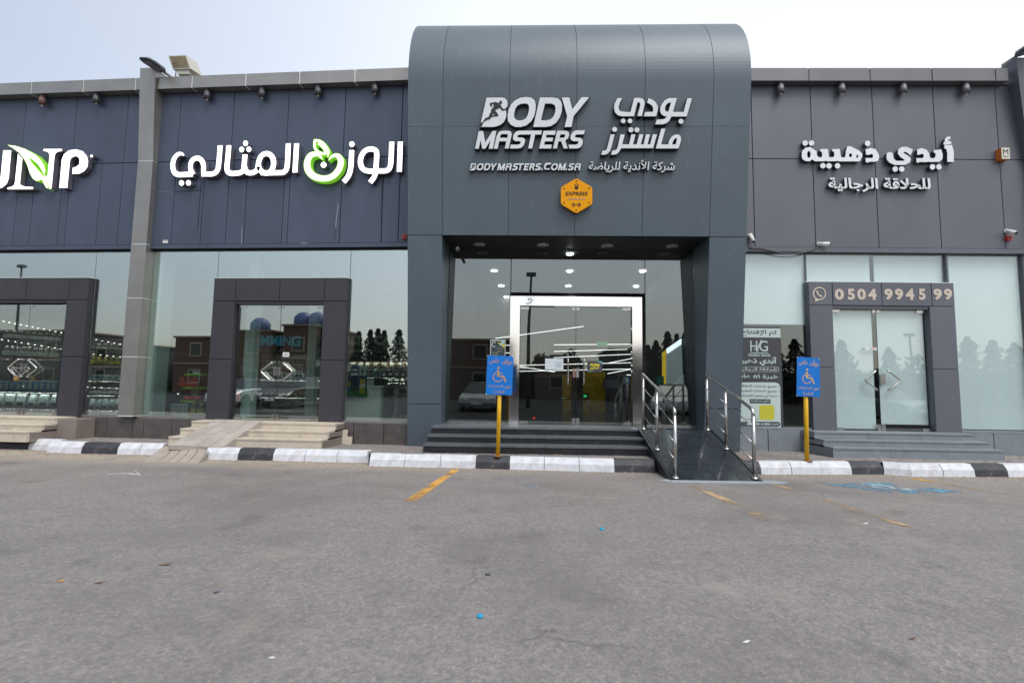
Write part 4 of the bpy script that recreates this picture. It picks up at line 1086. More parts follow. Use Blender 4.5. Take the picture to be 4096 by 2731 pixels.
letter(t, FT, T5, [[(1530, 102), (1622, 100), (1612, 135), (1545, 137), (1525, 160), (1512, 195), (1525, 206), (1598, 206), (1588, 230), (1505, 230), (1484, 205), (1490, 160), (1505, 120)]], **L5)
for x in (1448, 1910): letter(t, FT, T5, [[(x - 16, 212), (x + 12, 212), (x + 6, 240), (x - 20, 240)]], name='dot', **L5)
textsign('gym_sign', 'small pale arabic company name under the large arabic sign', FT, 'شركة الأندية للرياضة', 2355, 640, 2699, 691, .02, .07, m_sign, m_signblk, .014, .12, 2)

# --- orange hexagon
HX = crop(2200, 690, .12117)
hexs = base('hexagon_sign', 'orange hexagonal plate printed with kettlebell and dumbbell', 'sign', FT, HX, 880, 1340)
hexp = []
raw = [(875, 190), (1395, 490), (1395, 1040), (875, 1350), (360, 1040), (360, 490)]
for i, c in enumerate(raw):
    a, b = raw[i - 1], raw[(i + 1) % 6]
    def tow(p, q, d): m = math.hypot(q[0] - p[0], q[1] - p[1]); return (p[0] + (q[0] - p[0]) * d / m, p[1] + (q[1] - p[1]) * d / m)
    s0, s1 = tow(c, a, 80), tow(c, b, 80)
    for t_ in (0, .25, .5, .75, 1): hexp.append(tuple(s0[j] * (1 - t_) ** 2 + 2 * c[j] * t_ * (1 - t_) + s1[j] * t_ ** 2 for j in (0, 1)))
mor = mat('orange_plate', (.86, .36, .002), .45, spec=.2)
mprint = mat('dark_print', (.022, .008, .010), .6)
hb = letter(hexs, FT, HX, [hexp], v0=.03, v1=.09, face_m=mor, ret_m=mor, name='plate')
PV = .092
def pr(parent, F, tr, m, name, contours=None, strokes=None, w=20, v=PV):
    mb = MB(); P = lambda q: at(F, *tr(q[0], q[1]), v)
    if contours: addflat(mb, [[P(q) for q in c] for c in contours], v - .0015, v + .0015)
    if strokes:
        a, b = P((0, 0)), P((100, 0)); sc = abs(b[0] - a[0]) / 100
        for i, s_ in enumerate(strokes): addflat(mb, [stroke([P(q) + ((q[2] if len(q) > 2 else w) * sc,) for q in s_], 0, len(s_) > 2)], v - .0015, v + .0015 + i * .0004)
    return part(name, mb, m, F, parent)
pr(hexs, FT, HX, mprint, 'kettlebell_print', [circ((876, 505), 60)], [[(840, 480), (822, 420), (835, 392), (876, 386), (918, 392), (930, 420), (915, 480)]], 22)
pr(hexs, FT, HX, mprint, 'dumbbell_print', [[(735, 1015), (762, 1015), (762, 1120), (735, 1120)], [(775, 992), (803, 992), (803, 1140), (775, 1140)], [(818, 1055), (925, 1055), (925, 1082), (818, 1082)], [(940, 992), (968, 992), (968, 1140), (940, 1140)], [(982, 1015), (1010, 1015), (1010, 1120), (982, 1120)]])
for c in ((876, 290), (466, 530), (1285, 525), (463, 1003), (1283, 1003), (870, 1241)): pr(hexs, FT, HX, mprint, 'bolt', [circ(c, 27, 12), circ(c, 16, 12)])
mb = MB(); textpx(mb, 'EXPRESS', FT, *HX(500, 638), *HX(1250, 762), PV - .001, PV + .002, .02, .2); part('lettering', mb, mprint, FT, hexs)
mb = MB(); textpx(mb, 'BODYMASTERS', FT, *HX(595, 848), *HX(1170, 905), PV - .001, PV + .002, .02, .2); part('lettering', mb, mat('pale_print', (.55, .38, .25), .6), FT, hexs)

# --- barber sign
R1 = crop(3180, 520, .28486)
sg = base('barber_sign', 'bold pale arabic lettering in deep dark returns on the grey barber fascia', 'shop sign', FR, R1, 1150, 450)
L = dict(v0=.02, v1=.09, face_m=m_sign, ret_m=m_signdk)
hol = [circ((195, 345), 25, 14, 50), circ((780, 357), 22, 12, 28), [(872, 340), (890, 368), (885, 390), (855, 388)]]
letter(sg, FR, R1, [[(95, 370), (100, 300), (150, 250), (215, 240), (285, 290), (305, 300), (305, 350), (330, 385), (375, 385), (385, 350), (375, 305), (350, 300), (355, 270), (460, 268), (475, 350), (480, 385), (540, 385), (555, 350), (545, 300), (520, 300), (525, 270), (630, 268), (640, 350), (650, 385), (700, 388), (715, 330), (712, 310), (735, 230), (778, 230), (900, 290), (950, 340), (940, 385), (910, 442), (610, 442), (600, 430), (585, 440), (440, 440), (430, 430), (415, 440), (280, 440), (240, 412), (210, 440), (150, 438), (105, 410)]] + hol, **L)
for c in ([(990, 275), (1060, 255), (1130, 270), (1170, 330), (1183, 380), (1170, 430), (1130, 447), (1040, 447), (1035, 458), (995, 455), (990, 395), (1090, 395), (1100, 360), (1080, 335), (1045, 350), (1000, 350)],
          [(1285, 390), (1290, 330), (1320, 312), (1370, 320), (1385, 400), (1420, 435), (1530, 435), (1540, 420), (1480, 380), (1445, 330), (1450, 275), (1500, 240), (1570, 238), (1655, 275), (1625, 360), (1575, 320), (1545, 305), (1520, 320), (1600, 370), (1630, 410), (1610, 460), (1540, 492), (1400, 492), (1330, 460), (1295, 425)],
          [(1715, 275), (1780, 255), (1850, 280), (1885, 330), (1895, 385), (1910, 398), (1960, 395), (1978, 360), (1970, 325), (1945, 315), (1950, 285), (2055, 275), (2075, 350), (2070, 410), (2030, 447), (1895, 452), (1880, 445), (1850, 452), (1745, 450), (1740, 460), (1708, 458), (1705, 398), (1800, 395), (1812, 355), (1790, 335), (1720, 355)],
          [(2100, 215), (2205, 212), (2230, 300), (2230, 450), (2140, 450), (2140, 330), (2125, 265), (2100, 262)],
          [(2085, 175), (2110, 165), (2100, 140), (2130, 100), (2180, 92), (2185, 130), (2150, 135), (2155, 155), (2195, 165), (2195, 200), (2092, 212)]):
    letter(sg, FR, R1, [c], **L)
for c in ((143, 185), (232, 185), (1020, 190), (392, 503), (478, 505), (598, 505), (1408, 550), (1500, 550), (1932, 520), (2022, 520)):
    letter(sg, FR, R1, [circ(c, 38)], name='dot', **L)
x0, y0 = R1(470, 672); x1, y1 = R1(1905, 873)
textsign('barber_sign', 'smaller bold pale arabic lettering under the large barber sign', FR, 'للحلاقة الرجالية', x0, y0, x1, y1, .02, .08, m_sign, m_signdk, .028, 0)

# --- phone number on the barber portal
I9 = crop(2950, 950, .6057)
mbeige = mat('cut_beige_vinyl', (.55, .47, .39), .5)
ph = base('phone_number', 'beige telephone number with a handset in a speech ring over the barber door', 'lettering', FR, I9, 900, 410)
for body, a, b in (('0', 642, 703), ('5', 727, 775), ('0', 790, 848), ('4', 862, 918), ('9', 970, 1025), ('9', 1040, 1095), ('4', 1110, 1167), ('5', 1197, 1242), ('9', 1294, 1350), ('9', 1364, 1418)):
    mb = MB(); textpx(mb, body, FR, *I9(a, 338), *I9(b, 412), .054, .058, .045); part('digit', mb, mbeige, FR, ph)
ic = part('speech_ring', addflat(MB(), [[at(FR, *I9(540 + 44 * math.cos(a), 370 + 44 * math.sin(a)), .055) for a in [R(125 + i * 14) for i in range(24)]] + [at(FR, *I9(508, 424), .055)], [at(FR, *I9(541 + 36 * math.cos(i * .35), 370 + 36 * math.sin(i * .35)), .055) for i in range(18)]], .054, .058), mbeige, FR, ph)
mb = MB(); P = lambda x, y: at(FR, *I9(x, y), .055) + (.035,)
addflat(mb, [stroke([P(524, 352)[:2] + (.05,), P(527, 366)[:2] + (.03,), P(540, 382)[:2] + (.03,), P(556, 388)[:2] + (.05,)], 0)], .054, .058); part('handset', mb, mbeige, FR, ph)
# ================================================================== wall fixtures
m_spot = mat('spot_housing', (.075, .075, .085), .5, .2)
m_rust = mat('rusted_housing', (.13, .07, .06), .8, vary=.3, vscale=20)
m_bulb = mat('bulb_glass', (.75, .72, .65), .2)
m_spotg = mat('spot_housing_grey', (.15, .15, .16), .5, .2)
def spot(F, px, py, label, hous, group, proto=None):
    u, z = at(F, px, py, .095)
    zt = 7.41 if F is FL else 7.455
    M = F @ Matrix.Translation((u, -.095, zt))
    if proto:
        return dup(proto, M, label, group, swap={m_spot: hous} if hous is not m_spot else None)
    t = thing('spot_lamp', label, 'spot lamp', M, (0, 0, 0), group)
    mb = MB(); mb.tube([(0, 0, 0), (0, 0, -.075), (0, .0, -.09)], [.05, .05, .06], 14); part('stem', mb, hous, M, t)
    mb = MB(); mb.tube([(0, -.0, -.07), (0, -.004, -.215)], [.064, .064], 18); part('housing', mb, hous, M, t)
    mb = MB()
    for s in (-.016, .016): mb.tube([(s, -.006, -.2), (s, -.006, -.25)], .009, 6)
    part('bulb', mb, m_bulb, M, t)
    return t
sp1 = spot(FL, 830, 372, 'charcoal spot lamp under the parapet nearest the silver pilaster on the apple sign side', m_spot, 'spot lamps over the navy fascia')
for px, py, lab in ((1049, 366, 'charcoal spot lamp above the three dotted letter of the lit arabic sign'), (1273, 360, 'charcoal spot lamp above the green apple sign'), (1500, 353, 'charcoal spot lamp next to the gym tower above the lit arabic sign'), (387, 385, 'charcoal spot lamp above the registered mark of the leaf sign')):
    spot(FL, px, py, lab, m_spot, 'spot lamps over the navy fascia', sp1)
spot(FL, 172, 390, 'rusty brown spot lamp above the leaf sign', m_rust, 'spot lamps over the navy fascia', sp1)
for px, lab in ((3122, 'grey spot lamp beside the gym tower on the barber fascia'), (3366, 'grey spot lamp above the small dots of the barber sign'), (3612, 'grey spot lamp above the middle of the barber sign'), (3862, 'grey spot lamp between the barber sign and the orange sided box')):
    spot(FR, px, 350, lab, m_spotg, 'spot lamps over the barber fascia', sp1)

# lamps standing on the roof
def led_lamp(label, tip, root, F=FW, w=.20):
    t = thing('roof_lamp', label, 'street lamp', FW, root, 'slim roof lamps above the parapets')
    a, b = Vector(root), Vector(tip); d = (b - a); L_ = d.length; d.normalize()
    mb = MB(); mb.tube([a, a + d * (L_ * .45)], .03, 8); part('arm', mb, mat('lamp_arm', (.3, .29, .29), .5, .3), FW, t)
    side = Vector((d.y, -d.x, 0)).normalized()
    if side.length == 0: side = Vector((1, 0, 0))
    up = side.cross(d).normalized()
    if up.z < 0: up = -up
    mb = MB(); rings = []
    for f, ww, h in ((.38, .05, .04), (.48, .11, .06), (.8, .13, .05), (.97, .11, .035), (1.0, .08, .025)):
        c = a + d * (L_ * f); rings.append([c + side * ww - up * h * .4, c + side * ww * .9 + up * h * .6, c - side * ww * .9 + up * h * .6, c - side * ww - up * h * .4])
    mb.loft(rings); part('head', mb, mat('lamp_head', (.06, .085, .095), .45, .3), FW, t)
    c0, c1 = a + d * (L_ * .55) - up * .036, a + d * (L_ * .93) - up * .022
    mb = MB(); mb.loft([[c0 + side * .085, c0 - side * .085, c0 - side * .085 - up * .006, c0 + side * .085 - up * .006], [c1 + side * .085, c1 - side * .085, c1 - side * .085 - up * .006, c1 + side * .085 - up * .006]]); part('lens', mb, mat('lamp_lens', (.16, .16, .20), .25), FW, t)
    return t
def atY(px, py, Y):
    d = ray(px, py); t = Y / d.y; return (d.x * t, Y, EYE.z + d.z * t)
led_lamp('slim dark roof lamp reaching over the silver pilaster', atY(574, 232, 9.55), atY(700, 320, 10.5))
led_lamp('slim dark roof lamp above the far pilaster of the barber shop', atY(4170, 158, 8.9), atY(4010, 262, 9.75))
# floodlight
fl = thing('floodlight', 'square floodlight with a stained brown glass on the navy shop roof', 'floodlight', FW, atY(724, 305, 10.1))
mflo = mat('floodlight_casing', (.45, .44, .38), .5)
cs = [atY(x, y, 9.95) for x, y in ((672, 224), (745, 221), (763, 275), (690, 277))]
bk = [(x * 1.0 + .10, y + .22, z - .02) for x, y, z in cs]
def shrink(q, f): c = [sum(p[i] for p in q) / 4 for i in range(3)]; return [tuple(c[i] + (p[i] - c[i]) * f for i in range(3)) for p in q]
mb = MB(); mb.loft([cs, bk, [(x + .03, y + .1, z) for x, y, z in shrink(bk, .6)]]); part('casing', mb, mflo, FW, fl)
gq = shrink(cs, .86); mb = MB(); mb.loft([[(x, y - .004, z) for x, y, z in gq], [(x, y + .01, z) for x, y, z in gq]]); part('front_glass', mb, mat('stained_glass_face', (.15, .115, .06), .18, vary=.5, vscale=7), FW, fl)
bx = [atY(x, y, 9.98) for x, y in ((704, 279), (757, 277), (757, 296), (710, 297))]
mb = MB(); mb.loft([bx, [(x, y + .16, z) for x, y, z in bx]]); part('gear_box', mb, mflo, FW, fl)
for x in (704, 762): mb = MB(); mb.tube([atY(x, 268, 10.0), atY(x - 1, 300, 10.05), atY(x, 330, 10.1)], .012, 6); part('bracket', mb, m_steel, FW, fl)

# cameras, siren, box, stickers, cable
def camera(label, F, px, py, v, aim, s=1.0):
    u, z = at(F, px, py, v)
    t = thing('security_camera', label, 'camera', F, (u, -.01, z))
    mb = MB(); mb.disc((u, -.012, z + .05 * s), .045 * s, 'y', .02, 16); part('mount', mb, m_plastic, F, t)
    a = Vector((u, -.05, z + .04 * s)); b = a + Vector(aim).normalized() * .16 * s
    mb = MB(); mb.tube([(u, -.02, z + .05 * s), a], .014 * s, 8); mb.tube([a - (b - a) * .2, b], [.036 * s, .04 * s], 14); part('body', mb, m_plastic, F, t)
    mb = MB(); mb.tube([b, b + (b - a) * .06], .03 * s, 14); part('lens', mb, m_blackplastic, F, t)
camera('white bullet camera hanging on the barber fascia beside the gym tower', FR, 3004, 950, .06, (.1, -.5, -1))
camera('white bullet camera at the end of the loose cable', FR, 3282, 984, .06, (1, -.5, -.1))
camera('white dome topped camera above the small red siren', FR, 4036, 932, .06, (.1, -1, -.6))
camera('small camera tucked under the gym soffit by the tower pier', FTV, 1832, 1005, -.10, (.3, -1, -.7), .8)
def siren(label, F, px, py):
    u, z = at(F, px, py, .04)
    t = thing('alarm_siren', label, 'siren', F, (u, 0, z))
    mb = MB(); mb.box(u - .045, u + .045, -.06, 0, z - .045, z + .045); part('housing', mb, mat('red_plastic', (.5, .03, .02), .4), F, t)
    mb = MB(); mb.disc((u + .005, -.062, z), .03, 'y', .01, 16); part('horn', mb, mat('dark_red_plastic', (.12, .01, .01), .5), F, t)
siren('small red alarm siren below the dome topped camera', FR, 4036, 952)
siren('small red alarm siren half hidden behind the gym tower edge', FL, 1618, 947)
u, z = at(FR, 4022, 614, .12)
t = thing('light_box', 'small white box with orange side and a stick letter emblem on the barber fascia', 'light box', FR, (u, 0, z))
mb = MB(); mb.box(u - .08, u + .08, -.12, -.002, z - .115, z + .115); part('orange_casing', mb, mat('orange_plastic', (.6, .16, .02), .4), FR, t)
mb = MB(); mb.box(u - .078, u + .078, -.124, -.121, z - .113, z + .113); fc = part('face', mb, mat('cream_face', (.6, .6, .5), .4), FR, t)
mb = MB(); addtext(mb, 'M', u - .05, u + .05, z - .02, z + .08, .1242, .127, 0); addtext(mb, 'لسيلا', u - .05, u + .05, z - .08, z - .04, .1242, .127, .01); part('emblem', mb, mprint, FR, fc)
u, z = at(FL, 661, 964, .004)
t = thing('sticker', 'small white contractor sticker at the foot of the navy fascia', 'sticker', FL, (u, 0, z))
mb = MB(); mb.box(u - .055, u + .055, -.003, 0, z - .04, z + .02); part('paper', mb, m_plastic, FL, t)
mb = MB(); addtext(mb, '055 055', u - .05, u + .05, z + .0, z + .015, .0035, .0045, .01); part('print', mb, mprint, FL, t)
pts = [at(FR, *I9(x, y), .05) for x, y in ((78, 70), (150, 72), (230, 88), (300, 104), (390, 108), (460, 92), (530, 64))]
mb = MB(); mb.tube(spline([(a, -.05, b) for a, b in pts], 4), .012, 6)
solo('cable', mb, mat('grey_cable', (.09, .09, .1), .6), FR, 'loose grey cable sagging from the tower to the bullet camera', 'cable')

# ================================================================== parking signs
m_blue = mat('blue_sign_paint', (.0, .155, .56), .35, vary=.06, vscale=6)
m_post = mat('yellow_post_paint', (.66, .37, .005), .45, vary=.12, vscale=9)
m_fade = mat('faded_copper_print', (.42, .25, .15), .7, vary=.25, vscale=40)
m_fade2 = mat('faded_sand_print', (.50, .34, .19), .7, vary=.25, vscale=40)
def parking_sign(label, plate, basepx, toppx, Y, fade, tr):
    bx_, by_, bz_ = atY(*basepx, Y + .02)
    t = thing('parking_sign', label, 'road sign', FW, (bx_, by_, bz_))
    q = [Vector(atY(x, y, Y)) for x, y in plate]
    top = atY(*toppx, Y + .03)
    mb = MB(); mb.tube([(bx_, by_ + .03, .185), (top[0], top[1] + .02, top[2])], .034, 14); part('post', mb, m_post, FW, t)
    mb = MB(); mb.disc((bx_, by_, .195), .07, 'z', .012, 14); part('base_flange', mb, mat('rusty_flange', (.25, .12, .05), .8), FW, t)
    mb = MB(); mb.loft([q, [p + Vector((0, .004, 0)) for p in q]]); pl_ = part('plate', mb, m_blue, FW, t)
    # local plate frame for the print: 0..100 by 0..150
    def P(x, y):
        a = q[0].lerp(q[1], x / 100); b = q[3].lerp(q[2], x / 100); return a.lerp(b, y / 150)
    def flat(name, polys, m, off=.002):
        mb = MB()
        for i, c in enumerate(polys):
            me = outline_mesh([[(x, -y) for x, y in k_] for k_ in c], .0)
            mb.add(me, lambda v: P(v.x, -v.y) + Vector((0, -off - i * .0003, 0))); bpy.data.meshes.remove(me)
        return part(name, mb, m, FW, pl_)
    def word(body, x0, x1, y0, y1):
        mm = MB(); addtext(mm, body, x0, x1, -y1, -y0, -.0005, .0005, .012)
        mm.v = [tuple(P(v[0], -v[2]) + Vector((0, -.0015 + v[1], 0))) for v in mm.v]
        part('lettering', mm, fade, FW, pl_)
    for w_ in (('موقف', 56, 94, 9, 38), ('خاص', 8, 46, 9, 34), ('ذوي', 71, 96, 111, 128), ('الاحتياجات', 6, 64, 111, 124), ('الخاصة', 28, 70, 131, 144)): word(*w_)
    c = lambda x, y: ((x - 262) / 6.6, (y - 200) / 7.5)
    arc = [c(505, 700), c(455, 745), c(428, 830), c(460, 905), c(520, 945), c(570, 950), c(625, 920), c(660, 870), c(668, 838)]
    figs = [[circ(c(557, 555), 5.2, 16, 4.7)], [stroke([c(540, 620) , c(548, 700), c(560, 800)], 9.5)], [stroke([c(560, 703), c(662, 703)], 3.6, False)], [stroke([c(540, 790), c(700, 790)], 6, False)], [stroke([c(690, 780), c(722, 870), c(752, 955)], 6.5, False)], [stroke(arc, 3.6)]]
    flat('wheelchair_symbol', figs, fade)
    for x, y in ((0, 0), (100, 0), (0, 150)):
        sx, sy = (1 if x == 0 else -1), (1 if y == 0 else -1)
        flat('bare_corner', [[[(x, y), (x + sx * 5, y), (x, y + sy * 4)]]], m_plastic)
    return t
parking_sign('blue disabled parking sign in front of the black granite steps', ((1950, 1420), (2054, 1425), (2048, 1580), (1943, 1577)), (1991, 1822), (2000, 1500), 8.16, m_fade, None)
parking_sign('blue disabled parking sign in front of the barber shop portal', ((3188, 1426), (3279, 1433), (3280, 1587), (3186, 1584)), (3232, 1842), (3224, 1500), 8.14, m_fade2, None)

# ================================================================== shop interiors
m_bottle = mat('black_bottle', (.05, .05, .055), .3)
m_cap = mat('pale_cap', (.5, .5, .48), .4)
m_red = mat('red_can', (.75, .05, .05), .35)
m_bluep = mat('blue_tub', (.05, .22, .40), .4)
m_silverbag = mat('silver_pouch', (.35, .42, .42), .3, .3)
m_greensh = mat('lime_shelf', (.26, .62, .03), .4)
m_card = mat('brown_carton', (.28, .2, .13), .7)
m_wbox = mat('white_carton', (.55, .58, .55), .6)
m_yel = mat('yellow_label', (.5, .42, .02), .5)
m_shelf = mat('shelf_board', (.05, .05, .05), .5)
m_led = mat('shelf_led', (1, 1, .95), .5, emit=6, ecol=(1, .98, .9))
OFF = Matrix.Translation((0, 0, -60))
m_fill = mat('added_fill_light', (1, 1, .97), .5, emit=26, ecol=(1, .98, .92))  # glowing strips added under the boards to brighten the stock
PROTO = {}
ORD = 'first second third fourth fifth sixth seventh eighth ninth tenth eleventh twelfth'.split()
def product(kind, M, label, group):
    """one item about 1 m tall and 1 m wide at scale 1, set by the scale in M"""
    key = kind
    if key in PROTO:
        return dup(PROTO[key], M, label, group)
    nm = {'bottle': 'bottle', 'ybottle': 'bottle', 'tub': 'tub', 'pouch': 'pouch', 'can': 'can', 'box': 'carton', 'wbox': 'carton', 'bbox': 'carton'}[kind]
    t = put(nm, None, M); t['label'] = label; t['category'] = nm; t['group'] = group
    if kind in ('bottle', 'ybottle'):
        mb = MB(); mb.tube([(0, 0, 0), (0, 0, .62), (0, 0, .72), (0, 0, .8)], [.46, .46, .25, .22], 12); part('body', mb, m_bottle if kind == 'bottle' else mat('amber_bottle', (.12, .1, .03), .3), M, t)
        mb = MB(); mb.tube([(0, 0, .8), (0, 0, 1)], .28, 10); part('cap', mb, m_cap if kind == 'bottle' else m_yel, M, t)
        mb = MB(); mb.tube([(0, 0, .12), (0, 0, .55)], .475, 12, False); part('label_band', mb, m_wbox if kind == 'bottle' else m_yel, M, t)
    elif kind == 'tub':
        mb = MB(); mb.tube([(0, 0, 0), (0, 0, .86)], .47, 14); part('body', mb, m_bluep, M, t)
        mb = MB(); mb.tube([(0, 0, .86), (0, 0, 1)], .49, 14); part('lid', mb, m_cap, M, t)
        mb = MB(); mb.box(-.3, .3, -.5, -.3, .15, .75); part('label_print', mb, m_silverbag, M, t)
    elif kind == 'pouch':
        mb = MB(); mb.loft([[(-.45, -.2, 0), (.45, -.2, 0), (.45, .2, 0), (-.45, .2, 0)], [(-.48, -.24, .3), (.48, -.24, .3), (.48, .2, .3), (-.48, .2, .3)], [(-.42, -.12, .8), (.42, -.12, .8), (.42, .1, .8), (-.42, .1, .8)], [(-.36, -.03, 1), (.36, -.03, 1), (.36, .03, 1), (-.36, .03, 1)]]); part('bag', mb, m_silverbag, M, t)
        mb = MB(); mb.box(-.3, .3, -.27, -.2, .1, .35); part('label_print', mb, m_bottle, M, t)
    elif kind == 'can':
        mb = MB(); mb.tube([(0, 0, 0), (0, 0, .03), (0, 0, .93), (0, 0, .97)], [.4, .46, .46, .38], 12); part('body', mb, m_red, M, t)
        mb = MB(); mb.tube([(0, 0, .97), (0, 0, 1)], .38, 12); part('lid', mb, m_silverbag, M, t)
    else:
        mm = {'box': m_card, 'wbox': m_wbox, 'bbox': m_bottle}[kind]
        mb = MB(); mb.box(-.48, .48, -.3, .3, 0, 1); part('box_body', mb, mm, M, t)
        mb = MB(); mb.box(-.3, .3, -.306, -.301, .3, .75); part('label_print', mb, m_wbox if kind != 'wbox' else m_bluep, M, t)
    PROTO[key] = t
    return t
def row(F, x0, x1, y, y2, h, n, depth, kind, label, group, skip=()):
    """n items between photo columns x0 and x1, standing on row y (y2 at the end), h pixels tall"""
    for i in range(n):
        if i in skip: continue
        f = (i + .5) / n
        px, py = x0 + (x1 - x0) * f, y + (y2 - y) * f
        a = at(F, px, py, -depth); b = at(F, px, py - h, -depth); c = at(F, px + (x1 - x0) / n, py, -depth)
        hh = (b[1] - a[1]) * random.uniform(.93, 1.05); ww = abs(c[0] - a[0]) * .86
        M = F @ Matrix.Translation((a[0], depth + ww * .5, a[1])) @ Matrix.Rotation(random.uniform(-.2, .2), 4, 'Z') @ Matrix.Diagonal((ww, min(ww, .3), hh, 1))
        product(kind, M, '%s, %s towards the tower' % (label, ORD[i]), group)
def shelves(name, label, F, x0, x1, rows_, depth, top):
    a, b = at(F, x0, rows_[0][0], -depth), at(F, x1, rows_[0][0], -depth)
    t = thing(name, label, 'shelf', F, ((a[0] + b[0]) / 2, depth + .3, .565))
    for y, y2 in rows_:
        p, q = at(F, x0, y, -depth), at(F, x1, y2, -depth); z = (p[1] + q[1]) / 2
        box_part(t, F, 'shelf_board', m_shelf, a[0], b[0], depth, depth + .42, z - .035, z - .003)
        box_part(t, F, 'added_fill_shield', m_shelf, a[0], b[0], depth, depth + .010, z - .062, z - .036)  # lip added to hide the glowing strip behind it
        zu = at(F, x0, top, -depth)[1] if y == min(r[0] for r in rows_) else None
        if zu: box_part(t, F, 'canopy', m_shelf, a[0], b[0], depth - .02, depth + .42, zu - .04, zu); box_part(t, F, 'added_fill_shield', m_shelf, a[0], b[0], depth - .02, depth + .010, zu - .075, zu - .041)
        box_part(t, F, 'added_fill_strip', m_fill, a[0] + .02, b[0] - .02, depth + .022, depth + .032, (zu or z) - (.052 if zu else .047), (zu or z) - (.0405 if zu else .0355))  # added fill light for the goods, not a seen lamp
        if zu: box_part(t, F, 'added_fill_strip', m_fill, a[0] + .02, b[0] - .02, depth + .022, depth + .032, z - .047, z - .0355)
    zt_ = at(F, x0, top, -depth)[1]
    box_part(t, F, 'back_panel', m_int, a[0], b[0], depth + .42, depth + .45, .565, zt_)
    for u_ in (a[0], b[0] - .03): box_part(t, F, 'upright', m_shelf, u_, u_ + .03, depth, depth + .42, .565, zt_)
    return t
# chained shop
shelves('product_shelf', 'dark shelf with pouches and blue tubs behind the chained door', FL, -260, 226, [(1627, 1632), (1560, 1563), (1424, 1438), (1352, 1368)], .9, 1270)
row(FL, -40, 224, 1560, 1562, 40, 11, .92, 'tub', 'pale blue tub on the shelf behind the chained door', 'blue tubs behind the chained door')
row(FL, -50, 226, 1626, 1630, 58, 6, .92, 'pouch', 'silver pouch on the lowest shelf behind the chained door', 'silver pouches behind the chained door')
row(FL, 0, 232, 1424, 1434, 42, 10, .92, 'bottle', 'dark bottle on the second shelf behind the chained door', 'bottles on the second shelf behind the chained door')
row(FL, 0, 240, 1352, 1368, 34, 9, .92, 'bottle', 'dark bottle on the top shelf behind the chained door', 'bottles on the top shelf behind the chained door')
shelves('product_shelf', 'dark shelf of bottles seen between the chained portal and the pilaster', FL, 335, 520, [(1636, 1637), (1575, 1578), (1517, 1522), (1457, 1463), (1395, 1405)], 1.3, 1340)
for y, y2, h, k_ in ((1395, 1405, 26, 'bottle'), (1457, 1463, 32, 'ybottle'), (1517, 1522, 22, 'wbox'), (1575, 1578, 26, 'bottle'), (1636, 1637, 42, 'pouch')):
    row(FL, 345, 500, y, y2, h, 6, 1.32, k_, 'small %s beside the silver pilaster' % {'bottle': 'dark bottle in the %s row' % ('top' if y < 1500 else 'fourth'), 'ybottle': 'yellow capped bottle', 'wbox': 'white carton', 'pouch': 'grey pouch'}[k_], 'goods on the shelf beside the pilaster')
# diet shop, window by the pilaster
shelves('product_shelf', 'dark shelf of yellow capped bottles behind the display stand', FL, 655, 830, [(1600, 1604), (1530, 1533), (1437, 1441)], 3.2, 1400)
row(FL, 660, 790, 1437, 1441, 22, 7, 3.22, 'ybottle', 'yellow capped bottle on the high shelf behind the display stand', 'yellow capped bottles behind the stand')
row(FL, 660, 790, 1530, 1533, 20, 7, 3.22, 'bottle', 'dark bottle on the low shelf behind the display stand', 'dark bottles behind the stand')
def col(label, F, x0, x1, d, m, dd=.35):
    a, b = at(F, x0, 1660, -d), at(F, x1, 1660, -d); mb = MB(); mb.box(a[0], b[0], d, d + dd, .562, 3.94)
    solo('interior_column', mb, m, F, label, 'column')
m_aqua = mat('aqua_white_paint', (.50, .66, .66), .6)
col('pale aqua column just behind the glass beside the silver pilaster', FL, 540, 606, .13, m_aqua)
col('pale aqua column behind the handle side of the diet shop door', FL, 960, 1000, .5, m_aqua, .2)
col('narrow pale column deep behind the diet shop door', FL, 1216, 1250, 1.6, m_intw, .2)
# round display stand
DS = crop(600, 1480, .14031)
du, dz_ = at(FL, *DS(1010, 1320), -.75)
ds = thing('display_stand', 'round display stand with lime green shelves and red cans', 'display stand', FL, (du, .75, .565))
def dsz(y): return at(FL, *DS(1010, y), -.75)[1]
def dsr(x0, x1): return (at(FL, *DS(x1, 800), -.75)[0] - at(FL, *DS(x0, 800), -.75)[0]) / 2
cu_ = at(FL, *DS(1040, 800), -.75)[0]
for y0, y1, xa, xb in ((95, 165, 850, 1400), (480, 545, 765, 1400), (865, 925, 740, 1400), (1290, 1345, 560, 1480)):
    mb = MB(); mb.tube([(cu_ , .98, dsz(y1)), (cu_, .98, dsz(y0))], dsr(xa, xb) , 24); part('round_shelf', mb, m_greensh, FL, ds)
mb = MB(); mb.tube([(cu_, .98, .566), (cu_, .98, dsz(20))], .07, 14); part('stand_column', mb, m_intw, FL, ds)
row(FL, *[DS(x, 0)[0] for x in (785, 1310)], DS(0, 470)[1], DS(0, 470)[1], 17, 8, .72, 'can', 'red can in the lower row of the display stand', 'red cans on the display stand')
row(FL, *[DS(x, 0)[0] for x in (815, 1315)], DS(0, 340)[1], DS(0, 345)[1], 21, 7, .80, 'can', 'red can in the upper row of the display stand', 'upper red cans on the display stand', skip=(2,))
row(FL, *[DS(x, 0)[0] for x in (565, 1030)], DS(0, 1285)[1], DS(0, 1290)[1], 22, 4, .6, 'wbox', 'lowest white tray of jars on the display stand', 'white trays on the stand base')
row(FL, *[DS(x, 0)[0] for x in (560, 1035)], DS(0, 1115)[1], DS(0, 1115)[1], 23, 4, .6, 'wbox', 'upper white tray of jars on the display stand', 'upper white trays on the stand base')
